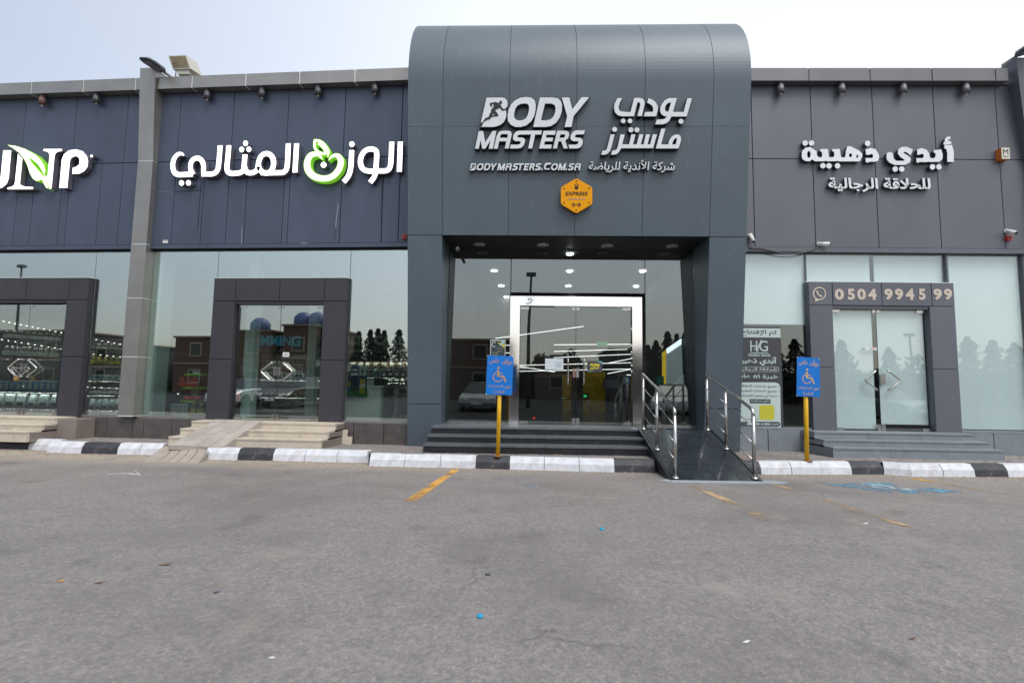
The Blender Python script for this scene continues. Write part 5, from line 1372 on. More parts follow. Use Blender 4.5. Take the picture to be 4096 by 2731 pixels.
row(FL, *[DS(x, 0)[0] for x in (1060, 1480)], DS(0, 1290)[1], DS(0, 1290)[1], 48, 2, .62, 'ybottle', 'black and yellow bag beside the white trays', 'yellow bags on the stand')
row(FL, *[DS(x, 0)[0] for x in (850, 1390)], DS(0, 865)[1], DS(0, 865)[1], 18, 2, .75, 'can', 'red lying pack on the third shelf of the display stand', 'red packs on the third stand shelf')
# behind the diet shop door
shelves('product_shelf', 'deep shelf of bottles and cartons behind the diet shop door', FL, 1030, 1300, [(1660, 1664), (1585, 1588), (1515, 1518), (1465, 1467)], 3.4, 1400)
row(FL, 1035, 1212, 1465, 1467, 20, 10, 3.42, 'bottle', 'dark bottle on the top shelf behind the diet shop door', 'bottles on the top shelf behind the diet shop door')
row(FL, 1035, 1212, 1515, 1518, 28, 10, 3.42, 'wbox', 'white carton on the middle shelf behind the diet shop door', 'cartons on the middle shelf behind the diet shop door')
row(FL, 1050, 1212, 1585, 1588, 26, 7, 3.42, 'box', 'brown carton on the lower shelf behind the diet shop door', 'cartons on the lower shelf behind the diet shop door')
def wallband(name, label, F, x0, x1, y0, y1, depth, m):
    a, b = at(F, x0, y1, -depth), at(F, x1, y0, -depth); mb = MB(); mb.box(a[0], b[0], depth, depth + .03, a[1], b[1])
    return solo(name, mb, m, F, label, 'sign')
W9 = crop(900, 1200, .319)
hd = wallband('header_board', 'dark header board with blue latin and grey arabic words over the shelf', FL, 980, 1225, 1320, 1415, 3.0, mat('header_black', (.02, .022, .02), .6))
mb = MB(); textpx(mb, 'SLIMMING', FL, 983, 1342, 1200, 1383, 3.0 * -1 + .002, -3.0 + .02, .022); part('lettering', mb, mat('header_blue', (.02, .30, .45), .5, emit=.15, ecol=(.02, .3, .45)), FL, hd)
mb = MB(); textpx(mb, 'منتجات التنحيف', FL, 1015, 1391, 1140, 1407, -3.0 + .002, -3.0 + .02, .02); part('lettering', mb, m_wbox, FL, hd)
X9 = crop(1380, 1250, .1466)
hd = wallband('header_board', 'dark header board with grey latin words above the counter shelves', FL, 1340, 1700, 1325, 1430, 3.0, mat('header_black', (.02, .022, .02), .6))
mgl = mat('header_grey_print', (.18, .21, .20), .5, emit=.05, ecol=(.5, .6, .55))
mb = MB(); textpx(mb, 'HEALTH', FL, *X9(-330, 620), *X9(635, 885), -2.99, -2.97, .05); part('lettering', mb, mgl, FL, hd)
mb = MB(); textpx(mb, 'CARE', FL, *X9(790, 620), *X9(1610, 885), -2.99, -2.97, .05); part('lettering', mb, mgl, FL, hd)
mb = MB(); textpx(mb, 'PRODUCTS', FL, *X9(1030, 930), *X9(1590, 1025), -2.99, -2.97, .0); part('lettering', mb, mgl, FL, hd)
mb = MB(); textpx(mb, 'العناية بال', FL, *X9(60, 1000), *X9(615, 1105), -2.99, -2.97, .02); part('lettering', mb, mgl, FL, hd)
# counter corner
K7 = crop(1340, 1400, .2041)
shelves('product_shelf', 'dark shelf of cartons behind the white counter', FL, 1385, 1700, [(K7(0, 615)[1], K7(0, 620)[1]), (K7(0, 520)[1], K7(0, 525)[1]), (K7(0, 348)[1], K7(0, 352)[1])], 2.4, 1435)
row(FL, K7(250, 0)[0], K7(1500, 0)[0], K7(0, 345)[1], K7(0, 350)[1], 28, 8, 2.42, 'box', 'brown glossy carton on the high shelf behind the counter', 'brown cartons behind the counter')
row(FL, K7(890, 0)[0], K7(1500, 0)[0], K7(0, 520)[1], K7(0, 525)[1], 17, 5, 2.42, 'bbox', 'black carton with pale script in the upper row behind the counter', 'upper black cartons behind the counter')
row(FL, K7(890, 0)[0], K7(1500, 0)[0], K7(0, 612)[1], K7(0, 617)[1], 17, 5, 2.42, 'bbox', 'black carton with pale script in the lower row behind the counter', 'lower black cartons behind the counter')
row(FL, K7(720, 0)[0], K7(885, 0)[0], K7(0, 560)[1], K7(0, 560)[1], 34, 2, 1.9, 'wbox', 'cream carton beside the counter screen', 'cream cartons at the counter')
def rect(F, x0, y0, x1, y1, v, v1, m, name, parent=None, label=None, cat=None):
    a, b = at(F, x0, y1, v1), at(F, x1, y0, v1); mb = MB(); mb.box(a[0], b[0], -v1, -v, a[1], b[1])
    if parent is not None: return part(name, mb, m, F, parent)
    return solo(name, mb, m, F, label, cat)
a, b = at(FL, *K7(150, 1415), -.55), at(FL, *K7(900, 700), -.55)
ct = thing('counter', 'pale green white shop counter near the window', 'counter', FL, ((a[0] + b[0]) / 2, .55, .565))
m_ctr = mat('counter_white', (.82, .90, .84), .5)
box_part(ct, FL, 'counter_front', m_ctr, a[0], b[0], .55, .60, .566, b[1] - .04)
box_part(ct, FL, 'counter_side', mat('counter_edge', (.35, .42, .40), .5), b[0], b[0] + .05, .551, 1.2, .566, b[1] - .04)
box_part(ct, FL, 'counter_top', m_ctr, a[0], b[0] + .06, .53, 1.2, b[1] - .038, b[1])
bn = thing('banner', 'football banner with yellow printed panel hanging on the counter', 'banner', FL, (at(FL, *K7(430, 920), -.5)[0], .5, at(FL, *K7(430, 920), -.5)[1]))
rect(FL, *K7(215, 528), *K7(628, 785), -.515, -.50, mat('banner_night_blue', (.02, .06, .17), .5, vary=.3, vscale=6), 'banner_sky', bn)
rect(FL, *K7(215, 786), *K7(632, 922), -.515, -.50, mat('banner_grass', (.02, .22, .05), .5, vary=.4, vscale=8), 'banner_pitch', bn)
rect(FL, *K7(475, 565), *K7(592, 845), -.50, -.497, m_yel, 'badge_panel', bn)
rect(FL, *K7(478, 660), *K7(590, 730), -.4965, -.495, m_plastic, 'badge_strip', bn)
def player(x, m1, m2):
    mb = MB(); c = lambda a, b: at(FL, *K7(x + a, b), -.497)
    addflat(mb, [stroke([c(10, 615), c(5, 680), c(0, 720)], .055)], -.499, -.497); addflat(mb, [circ(c(12, 600), .014, 10)], -.4985, -.4965)
    part('player_print', mb, m1, FL, bn)
    mb = MB(); addflat(mb, [stroke([c(0, 715), c(-10, 770), c(-25, 800)], .022)], -.499, -.496); addflat(mb, [stroke([c(5, 715), c(12, 780), c(5, 850)], .02)], -.4984, -.4956); part('player_print', mb, m2, FL, bn)
player(270, m_yel, m_bluep); player(375, mat('navy_print', (.02, .03, .06), .5), m_bottle)
lf = rect(FL, *K7(310, 295), *K7(468, 495), -.12, -.115, mat('purple_card', (.10, .09, .22), .4), 'price_card', None, 'purple and white card standing in the window over the banner', 'card')
rect(FL, *K7(335, 375), *K7(435, 405), -.115, -.113, m_plastic, 'card_print', lf); rect(FL, *K7(312, 455), *K7(450, 490), -.115, -.113, m_plastic, 'card_print', lf)
lf = rect(FL, *K7(472, 312), *K7(612, 497), -.12, -.115, mat('pale_card', (.30, .38, .40), .4), 'price_card', None, 'pale card with a dark fish shaped mark in the window over the banner', 'card')
mb = MB(); addflat(mb, [[at(FL, *K7(540 + 22 * math.cos(a), 410 + 38 * math.sin(a)), -.114) for a in [i * .5 for i in range(12)]]], -.115, -.113); part('card_print', mb, mprint, FL, lf)
rect(FL, *K7(245, 280), *K7(312, 420), -.12, -.115, m_wbox, 'price_card', None, 'white corner card beside the portal in the counter window', 'card')
rect(FL, *K7(1150, 785), *K7(1238, 1430), -1.05, -.95, mat('scale_white', (.48, .52, .46), .5), 'body_scale', None, 'tall white measuring column standing on the shop floor', 'scale')
rect(FL, *K7(1075, 1405), *K7(1230, 1432), -1.2, -.93, m_wbox, 'scale_foot', None, 'low white foot plate of the measuring column', 'scale')
rect(FL, *K7(600, 570), *K7(755, 690), -.95, -.75, m_wbox, 'cash_printer', None, 'white receipt printer on the counter', 'printer')
rect(FL, *K7(765, 560), *K7(960, 700), -1.05, -.8, m_blackplastic, 'counter_screen', None, 'dark screen on the counter beside the receipt printer', 'screen')
mb = MB(); a = at(FL, *K7(1430, 1440), -.5); b = at(FL, *K7(1430, 1070), -.5); h_ = b[1] - a[1]
rings_ = [(0, .15), (h_ * .05, .16)] + [(h_ * (.1 + .07 * i), .155 if i % 2 else .162) for i in range(9)] + [(h_ * .8, .14), (h_ * .92, .06), (h_, .04)]
mb.tube([(a[0] + .1, .68, a[1] + z_) for z_, r_ in rings_], [r_ for z_, r_ in rings_], 16)
solo('water_bottle', mb, mat('blue_water_plastic', (.10, .28, .40), .15), FL, 'large ribbed blue water bottle on the shop floor by the tower', 'bottle')
nt_ = thing('door_note', 'small white paper with one arabic word taped on the diet shop door', 'note', FL, (at(FL, *W9(765, 710), -.04)[0], .05, at(FL, *W9(765, 710), -.04)[1]))
rect(FL, *W9(722, 655), *W9(805, 710), -.058, -.055, m_plastic, 'paper', nt_)
mb = MB(); textpx(mb, 'ادفع', FL, *W9(745, 668), *W9(785, 700), -.055, -.053, .02); part('print', mb, mprint, FL, nt_)
rect(FL, *W9(1138, 757), *W9(1192, 832), -.35, -.34, m_wbox, 'door_notice', None, 'white notice behind the glass at the portal leg of the diet shop', 'note')
# red scooter bag leaning inside the door
mb = MB(); p = [at(FL, *W9(x, y), -.4) for x, y in ((185, 800), (200, 900), (225, 1030), (205, 1150), (190, 1280))]
mb.tube([(a, .4, b) for a, b in p], [.03, .035, .03, .035, .02], 8)
ex = solo('vacuum_hose', mb, m_blackplastic, FL, 'black hose with a red tool hanging inside the diet shop door', 'hose')
mb = MB(); a = at(FL, *W9(165, 1215), -.38); mb.dome((a[0], .38, a[1]), .055, .04, .11, 10, 6); part('red_tool', mb, m_red, FL, ex)
# little shelf lights
LM = None
for x0, y0, x1, y1, n, where in ((14, 1285, 245, 1330, 11, 'in the upper row behind the chained door'), (8, 1358, 245, 1395, 10, 'in the lower row behind the chained door'), (385, 1358, 480, 1376, 5, 'in the top row beside the pilaster'), (375, 1417, 480, 1427, 5, 'in the second row beside the pilaster'), (615, 1565, 712, 1575, 6, 'in the row beside the display stand'), (350, 1548, 465, 1552, 5, 'in the lowest row beside the pilaster')):
    for i in range(n):
        f = i / (n - 1); a = at(FL, x0 + (x1 - x0) * f, y0 + (y1 - y0) * f, -.9)
        M = FL @ Matrix.Translation((a[0], .9, a[1]))
        if LM is None:
            LM = solo('shelf_light', MB().box(-.010, .010, -.01, .01, -.004, .004), m_led, M, 'tiny white light over the product shelves', 'light', 'tiny lights over the product shelves')
        else: dup(LM, M)
        WM_last = list(WM)[-1]; WM_last['label'] = 'tiny shelf light, %s %s' % (ORD[i], where)

# chain and padlock on the far door
ch = thing('door_chain', 'steel chain with a brass padlock looped through the door handles', 'chain', FL, (at(FL, *crop(0, 1180, .319)(205, 1040), .1)[0], -.1, at(FL, *crop(0, 1180, .319)(205, 1040), .1)[1]))
CH = crop(0, 1180, .319)
path = [at(FL, *CH(x, y), .08) for x, y in ((155, 905), (150, 940), (175, 985), (205, 1010), (260, 1000), (320, 960), (370, 925), (330, 905), (260, 918), (190, 912), (160, 900))]
pth = spline(path, 3)
for i, (a, b) in enumerate(zip(pth, pth[1:])):
    c = Vector(((a[0] + b[0]) / 2, -.08, (a[1] + b[1]) / 2)); d = Vector((b[0] - a[0], 0, b[1] - a[1]))
    if d.length < .005: continue
    d.normalize(); s_ = Vector((0, 1, 0)) if i % 2 else Vector((-d.z, 0, d.x))
    mb = MB(); mb.tube([c + d * (.022 * math.cos(t_)) + s_ * (.011 * math.sin(t_)) for t_ in [k_ * math.pi / 4 for k_ in range(9)]], .0038, 5); part('chain_link', mb, m_steel, FL, ch)
a = at(FL, *CH(205, 1045), .09); mb = MB(); mb.box(a[0] - .04, a[0] + .04, -.11, -.075, a[1] - .03, a[1] + .03); part('padlock', mb, mat('brass', (.55, .33, .08), .35, .6), FL, ch)

# ================================================================== inside the gym
m_tube = mat('light_tube', (1, 1, 1), .5, emit=1.5, ecol=(1, 1, 1))
cF = crop(1600, 900, .6695)
G3 = crop(2060, 1200, .33172)
def gat(px, py, d): a = at(FTV, px, py, -d); return (a[0], d, a[1])
for (xa, ya_, xb, yb_), d, lab in (((570, 677, 1097, 605), 4.4, 'white light tube climbing above all the others in the gym'), ((920, 715, 1385, 712), 5.0, 'level white light tube crossing behind the green exit sign'), ((920, 755, 1358, 742), 5.0, 'second white light tube below the exit sign'), ((918, 792, 1385, 771), 5.0, 'third white light tube below the exit sign'),
                                  ((715, 838, 1385, 822), 5.1, 'long white light tube behind the upper door handles'), ((715, 845, 925, 877), 5.2, 'short white light tube falling across the long lower one'), ((715, 873, 1385, 859), 5.3, 'longest low white light tube behind the push sign'), ((1240, 887, 1385, 860), 5.2, 'short rising white light tube under the push sign'), ((1245, 824, 1385, 797), 5.2, 'short rising white light tube above the push sign'), ((628, 718, 656, 717), 5.0, 'stub of a light tube beside the steel door frame by the hours poster'), ((628, 764, 656, 763), 5.0, 'lower stub of a light tube beside the steel frame'), ((1355, 895, 1400, 895), 5.0, 'lowest short light tube by the door frame')):
    p, q = gat(*cF(xa, ya_), d), gat(*cF(xb, yb_), d)
    mb = MB(); mb.tube([p, q], .009, 8)
    solo('light_tube', mb, m_tube, FTV, lab, 'light tube', 'white light tubes in the gym')
m_dl = mat('lit_downlight', (1, 1, 1), .5, emit=26, ecol=(1, 1, .98))
for n_, (x, y, lab) in enumerate(((563, 276, 'over the opening hours poster, first row'), (1013, 278, 'in the middle of the first row'), (1450, 278, 'at the far end of the first row beside the pier'), (605, 365, 'in the second row over the hours poster'), (1006, 366, 'in the middle of the second row'), (1410, 368, 'at the end of the second row'), (637, 437, 'beside the frame top in the third row'), (990, 503, 'just under the frame head over the first leaf'), (1335, 505, 'just under the frame head by the hinge fitting'), (1015, 176, 'in the front row closest to the glass'))):
    X, Y = atz(*cF(x, y), 4.06)
    lp = FTV.inverted() @ Vector((X, Y, 4.07))
    if lp.y > 5.9: lp.y = 5.9
    M = FTV @ Matrix.Translation(lp)
    if n_ == 0: dlp = solo('lit_downlight', MB().disc((0, 0, -.005), .072, 'z', .012, 18), m_dl, M, 'round lit ceiling light ' + lab, 'ceiling light', 'lit ceiling lights in the gym')
    else: dup(dlp, M, 'round lit ceiling light ' + lab)
def grect(x0, y0, x1, y1, d, m, name, label, cat, th=.04, parent=None):
    return rect(FTV, *G3(x0, y0), *G3(x1, y1), -d - th, -d, m, name, parent, label, cat)
grect(570, 900, 680, 1560, 5.2, m_yellow, 'yellow_panel', 'narrow yellow wall panel behind the first door leaf', 'wall panel')
grect(820, 870, 1090, 1440, 5.3, m_yellow, 'yellow_panel', 'broad yellow wall panel behind the push sign leaf', 'wall panel')
fp = grect(1065, 950, 1260, 1075, 4.6, m_blackplastic, 'picture_frame', 'framed picture with a grey mount on the yellow gym wall', 'picture')
grect(1080, 962, 1245, 1062, 4.58, mat('picture_grey', (.22, .20, .26), .5), 'picture', None, None, .015, fp)
bp = grect(1305, 912, 1395, 1012, 2.4, mat('blue_notice', (.03, .18, .32), .5), 'notice', 'blue notice with a pale square by the steel frame', 'notice')
grect(1330, 940, 1372, 985, 2.395, m_wbox, 'print', None, None, .004, bp)
es = grect(990, 502, 1112, 556, 3.0, mat('exit_green', (.01, .24, .09), .4, emit=.25, ecol=(.0, .5, .15)), 'exit_sign', 'green emergency exit sign hanging in front of the light tube', 'exit sign')
mb = MB(); textpx(mb, 'مخرج طوارئ', FTV, *G3(1005, 525), *G3(1098, 545), -3.0, -2.99, .01) if False else textpx(mb, 'خروج', FTV, *G3(1015, 522), *G3(1092, 546), -3.0, -2.99, .01); part('lettering', mb, m_wbox, FTV, es)
pb = grect(65, 480, 380, 700, 3.6, mat('price_board', (.06, .06, .075), .5), 'price_board', 'dark price board with faint columns of small print', 'board')
for i in range(6):
    for j in range(5):
        grect(80 + j * 66, 545 + i * 26, 112 + j * 66, 549 + i * 26, 3.595, mat('faint_print', (.28, .28, .33), .5), 'print_line', None, None, .003, pb)
grect(65, 523, 160, 528, 3.595, m_yel, 'print_line', None, None, .003, pb)
tn = thing('turnstile', 'waist high turnstile with folding arms inside the gym doors', 'turnstile', FTV, gat(*G3(790, 1450), 2.6))
a, b = gat(*G3(680, 1200), 2.6), gat(*G3(890, 1120), 2.6)
box_part(tn, FTV, 'cabinet', mat('turnstile_steel', (.10, .075, .07), .35, .6), a[0], b[0], 2.6, 2.9, a[2], b[2])
a, b = gat(*G3(750, 1460), 2.6), gat(*G3(815, 1200), 2.6); box_part(tn, FTV, 'leg', m_blackplastic, a[0], b[0], 2.62, 2.85, .576, b[2])
for q in (((870, 1205), (895, 1270), (925, 1350)), ((490, 1185), (580, 1184), (672, 1187))):
    mb = MB(); mb.tube([gat(*G3(*r_), 2.55) for r_ in q], .018, 8); part('arm', mb, m_steel, FTV, tn)
a = gat(*G3(848, 1156), 2.59); mb = MB(); addtext(mb, '>', a[0] - .04, a[0] + .04, a[2] - .03, a[2] + .03, -2.595, -2.59, 0); part('green_arrow', mb, mat('arrow_led', (.05, .6, .2), .5, emit=1.5, ecol=(.05, .8, .25)), FTV, tn)
a = gat(*G3(230, 1430), 2.2); mb = MB(); mb.dome((a[0], 2.2, a[2]), .03, .03, .03, 10, 6); solo('red_indicator', mb, mat('red_led', (.8, .02, .02), .4, emit=3, ecol=(1, .02, .01)), FTV, 'glowing red indicator low inside the gym', 'light')
G4 = crop(2540, 1200, .33149)
def g4(x0, y0, x1, y1, d, m, name, label=None, cat=None, th=.05, parent=None): return rect(FTV, *G4(x0, y0), *G4(x1, y1), -d - th, -d, m, name, parent, label, cat)
rc = g4(120, 1017, 640, 1520, .62, mat('reception_black', (.012, .012, .013), .3), 'reception_counter', 'black reception counter behind the ramp handrail', 'counter', .45)
g4(265, 918, 348, 1016, .8, mat('green_screen_back', (.01, .16, .12), .4), 'computer_screen', 'dark green screen standing on the reception counter', 'screen')
g4(205, 912, 250, 1016, .85, m_blackplastic, 'computer_screen', 'narrow black screen beside the green one on the reception counter', 'screen')
def side_at(x, y, u=3.56):
    """point of the gym's side wall seen at crop point x, y"""
    I = FTV.inverted(); o = I @ EYE; d = I.to_3x3() @ ray(*G4(x, y)); t_ = (u - o.x) / d.x
    return o + d * t_
wl = thing('lit_wall_panel', 'slanting lit wall panel with a yellow edge behind the reception counter', 'wall panel', FTV, side_at(450, 1010))
def g4poly(pts, m, name, u):
    q = [side_at(x, y, u) for x, y in pts]
    mb = MB(); mb.loft([q, [(p.x + .012, p.y, p.z) for p in q]]); part(name, mb, m, FTV, wl)
g4poly([(375, 600), (555, 465), (572, 1015), (370, 1015)], mat('pale_lit_panel', (.25, .31, .32), .5, emit=.16, ecol=(.6, .75, .8)), 'panel_face', 3.56)
g4poly([(375, 590), (555, 465), (555, 530), (385, 645)], mat('panel_light', (.7, .8, .85), .5, emit=1.3, ecol=(.8, .9, 1)), 'light_strip', 3.54)
g4poly([(328, 630), (372, 602), (368, 1015), (324, 1015)], mat('yellow_edge', (.65, .45, .01), .5, emit=.45, ecol=(.8, .55, .02)), 'yellow_edge', 3.55)
# stickers on the doors
t = thing('door_sign', 'dark door sign with yellow word above the arabic one', 'door sign', FTV, gat(*G3(960, 860), GY - .01))
rect(FTV, *G3(872, 735), *G3(1053, 864), -GY + .002, -GY + .006, mat('sign_slate', (.05, .055, .065), .45), 'plate', t)
my_ = mat('yellow_print', (.70, .60, .02), .5)
mb = MB(); textpx(mb, 'PUSH', FTV, *G3(905, 765), *G3(1022, 798), -GY + .006, -GY + .009, .05, .15); part('lettering', mb, my_, FTV, t)
mb = MB(); textpx(mb, 'ادفع', FTV, *G3(905, 800), *G3(1012, 842), -GY + .006, -GY + .009, .04, .1); part('lettering', mb, my_, FTV, t)
mt_ = mat('teal_print', (.12, .32, .36), .5)
mb = MB(); addflat(mb, [[at(FTV, *G3(x, y), -GY) for x, y in ((975, 737), (1053, 737), (1053, 770))]], -GY + .006, -GY + .008); part('corner_print', mb, mt_, FTV, t); mb = MB(); addflat(mb, [[at(FTV, *G3(x, y), -GY) for x, y in ((872, 850), (960, 862), (872, 862))]], -GY + .006, -GY + .008); part('corner_print', mb, mt_, FTV, t)
t = thing('door_sign', 'white door leaflet with grey arabic words beside the long handle', 'door sign', FTV, gat(*G3(470, 830), GY - .01))
rect(FTV, *G3(362, 706), *G3(583, 834), -GY + .002, -GY + .006, mat('leaflet_white', (.62, .68, .72), .5), 'paper', t)
mb = MB(); textpx(mb, 'رأيك يفرق', FTV, *G3(478, 738), *G3(568, 760), -GY + .006, -GY + .009, .01); part('lettering', mb, mat('grey_blue_print', (.15, .25, .32), .5), FTV, t)
for y in (775, 788, 805): rect(FTV, *G3(490, y), *G3(560, y + 3), -GY + .006, -GY + .008, mat('grey_blue_print', (.15, .25, .32), .5), 'print_line', t)
C4 = crop(1900, 1350, .1913)
t = thing('hours_poster', 'dark opening hours poster with teal and yellow triangles on the gym window', 'poster', FTV, gat(*C4(470, 560), GY - .01))
q4 = lambda x0, y0, x1, y1, a, b, m, n: rect(FTV, *C4(x0, y0), *C4(x1, y1), -GY + a, -GY + b, m, n, t)
q4(312, 45, 640, 560, .002, .005, mat('poster_edge', (.5, .52, .52), .5), 'border'); q4(330, 72, 625, 560, .0055, .007, mat('poster_slate', (.035, .05, .055), .45), 'print_ground')
for pts, m in (([(470, 104), (540, 115), (530, 160)], my_), ([(520, 188), (555, 72), (620, 72), (615, 120)], mat('pale_teal_print', (.35, .55, .58), .5)), ([(555, 170), (620, 122), (620, 215)], my_)):
    mb = MB(); addflat(mb, [[at(FTV, *C4(x, y), -GY) for x, y in pts]], -GY + .0075, -GY + .009); part('triangle_print', mb, m, FTV, t)
mb = MB(); addflat(mb, [stroke([at(FTV, *C4(400 + 44 * math.cos(a), 143 + 46 * math.sin(a)), -GY) for a in [R(-45 - 20 * i) for i in range(14)]], .012)], -GY + .0075, -GY + .009); part('clock_print', mb, m_plastic, FTV, t)
for body, x0, y0, x1, y1, m in (('السبت - الخميس', 445, 212, 592, 234, m_plastic), ('6 AM - 2 AM', 470, 272, 560, 288, my_), ('FRIDAY الجمعة', 350, 305, 495, 322, m_plastic), ('1 PM - 2 AM', 372, 350, 470, 366, my_)):
    mb = MB(); textpx(mb, body, FTV, *C4(x0, y0), *C4(x1, y1), -GY + .0075, -GY + .009, .01); part('lettering', mb, m, FTV, t)
# grey scribble on the steel frame head
mb = MB(); pts = [at(FTV, *cF(x, y), -GY + .1) for x, y in ((752, 470), (775, 466), (788, 450), (780, 438), (770, 448), (765, 436))]
addflat(mb, [stroke(pts, .018)], -GY + .0925, -GY + .0945); solo('paint_scribble', mb, mat('grey_smear', (.28, .33, .35), .5), FTV, 'grey paint smear on the steel door frame head', 'smear')

# ================================================================== salon poster on the barber window
HG = crop(2950, 1280, .29976)
VP = -.07                                          # glass plane; print sits on its outer face
t = thing('salon_poster', 'salon window poster with scissors monogram and arabic list', 'poster', FR, (at(FR, *HG(330, 1440), VP)[0], .06, at(FR, *HG(330, 1440), VP)[1]))
m_dkfilm = mat('smoked_film', (.05, .052, .055), .35); m_mint = mat('mint_white_print', (.46, .56, .53), .6); m_dkp = mat('slate_print', (.06, .07, .075), .6)
def hr(x0, y0, x1, y1, a, b, m, n): return rect(FR, *HG(x0, y0), *HG(x1, y1), VP + a, VP + b, m, n, t)
def ht(body, x0, y0, x1, y1, m, bold=.02, z=.006):
    mb = MB(); textpx(mb, body, FR, *HG(x0, y0), *HG(x1, y1), VP + z, VP + z + .0015, bold); part('lettering', mb, m, FR, t)
hr(-60, 90, 575, 1440, .001, .0025, m_dkfilm, 'smoked_ground')
hr(-60, 112, 573, 226, .003, .0045, m_mint, 'headline_band'); ht('تم الإفتتاح', 50, 128, 520, 212, m_dkp, .02)
ht('H', 172, 275, 265, 418, m_mint, 0, .004); ht('G', 290, 275, 405, 418, m_mint, 0, .004)
mb = MB(); P_ = lambda x, y: at(FR, *HG(x, y), VP)
addflat(mb, [stroke([P_(318, 265), P_(285, 340), P_(262, 395)], .02, False)], VP + .006, VP + .0075)
for c in ((238, 388), (262, 408)): addflat(mb, [[P_(c[0] + 15 * math.cos(a), c[1] + 15 * math.sin(a)) for a in [i * .5 for i in range(12)]], [P_(c[0] + 8 * math.cos(a), c[1] + 8 * math.sin(a)) for a in [i * .6 for i in range(10)]]], VP + .0062, VP + .0078)
part('scissors_print', mb, m_mint, FR, t)
hr(170, 436, 410, 443, .004, .0055, m_mint, 'rule'); ht('Golden hands', 142, 450, 440, 482, m_mint, .02, .004)
ht('أيدي ذهبية', -10, 488, 542, 606, m_mint, .035, .004)
mb = MB(); addflat(mb, [[P_(-60, 622), P_(530, 622), P_(550, 640), P_(550, 672), P_(530, 690), P_(-60, 690)], [P_(-60, 626), P_(528, 626), P_(545, 642), P_(545, 670), P_(528, 686), P_(-60, 686)]], VP + .004, VP + .0055); part('oval_outline', mb, m_mint, FR, t)
ht('للحلاقة الرجالية', 20, 632, 520, 684, m_mint, .01, .004); ht('خبرة ١٥ عام', 20, 718, 540, 802, m_mint, .015, .004)
mb = MB(); addflat(mb, [[P_(-60, 830), P_(500, 830), P_(545, 845), P_(568, 885), P_(578, 1440), P_(-60, 1440)]], VP + .003, VP + .0045); part('list_panel', mb, m_mint, FR, t)
for y, s_ in ((862, 'جميع خدمات الحلاقة'), (926, 'جميع خدمات البشرة'), (990, 'خبرة في تجهيز العرسان')):
    ht(s_, 40, y, 525, y + 42, m_dkp, .012); mb = MB(); addflat(mb, [circ(P_(545, y + 24), .008, 10)], VP + .006, VP + .0075); part('bullet', mb, m_dkp, FR, t)
hr(165, 1055, 440, 1108, .005, .0065, m_dkp, 'black_pill'); ht('تابع حسابتنا', 185, 1062, 418, 1100, m_mint, .012, .007)
mb = MB(); cc = [(290, 1150), (305, 1134), (475, 1134), (490, 1150), (490, 1312), (475, 1328), (305, 1328), (290, 1312)]
addflat(mb, [[P_(*c) for c in cc]], VP + .005, VP + .0065); part('yellow_square', mb, mat('poster_yellow', (.50, .46, .03), .6), FR, t)
ht('GOLDEN_HANDS', 110, 1312, 275, 1330, mat('plum_print', (.25, .12, .14), .6), .005)
mb = MB(); addflat(mb, [[P_(-60, 1354), P_(545, 1354), P_(568, 1372), P_(568, 1402), P_(545, 1420), P_(-60, 1420)]], VP + .005, VP + .0065); part('black_pill', mb, m_dkp, FR, t)
ht('050 499 4 599 /', 125, 1370, 458, 1404, m_mint, .03, .007); ht('للحجز', 466, 1370, 545, 1404, m_mint, .012, .007)
hr(-60, 1442, 612, 1462, .001, .02, m_mint, 'lower_rail')
# card sticker on the barber door
t = thing('card_sticker', 'narrow white payment sticker between the barber door leaves', 'sticker', FR, (at(FR, *I9(872, 740), -.05)[0], .04, at(FR, *I9(872, 740), -.05)[1]))
rect(FR, *I9(824, 727), *I9(920, 742), -.048, -.045, m_plastic, 'paper', t)
for x0, x1, m in ((828, 842, mat('sticker_green', (.05, .3, .2), .5)), (876, 884, m_bluep), (892, 900, m_red), (906, 914, m_wbox)): rect(FR, *I9(x0, 730), *I9(x1, 739), -.0445, -.043, m, 'print', t)
# ================================================================== across the car park, seen in the glass
def mirror_x(F, d, px, Yw):
    """world x, path length of what the glass at depth d shows in photo column px, standing at world y = Yw"""
    I = F.inverted(); o = I @ EYE; dr = I.to_3x3() @ ray(px, 1536)
    t1 = (d - o.y) / dr.y; h = o + dr * t1; r2 = Vector((dr.x, -dr.y, dr.z))
    hw = F @ h; rw = F.to_3x3() @ r2; t2 = (Yw - hw.y) / rw.y
    return hw.x + rw.x * t2, t1 + t2
def mirror_z(F, d, px, py, Yw):
    x, T = mirror_x(F, d, px, Yw); return EYE.z + (1536 + (2048 - px) * -.0149 - py) / 2000 * T
m_house = [mat('brown_render', (.085, .05, .036), .85, vary=.15, vscale=1), mat('tan_render', (.12, .08, .06), .85, vary=.15, vscale=1), mat('grey_render', (.06, .058, .056), .85, vary=.15, vscale=1)]
m_tank = mat('blue_tank', (.08, .12, .26), .5); m_win = mat('house_window', (.02, .022, .025), .1)
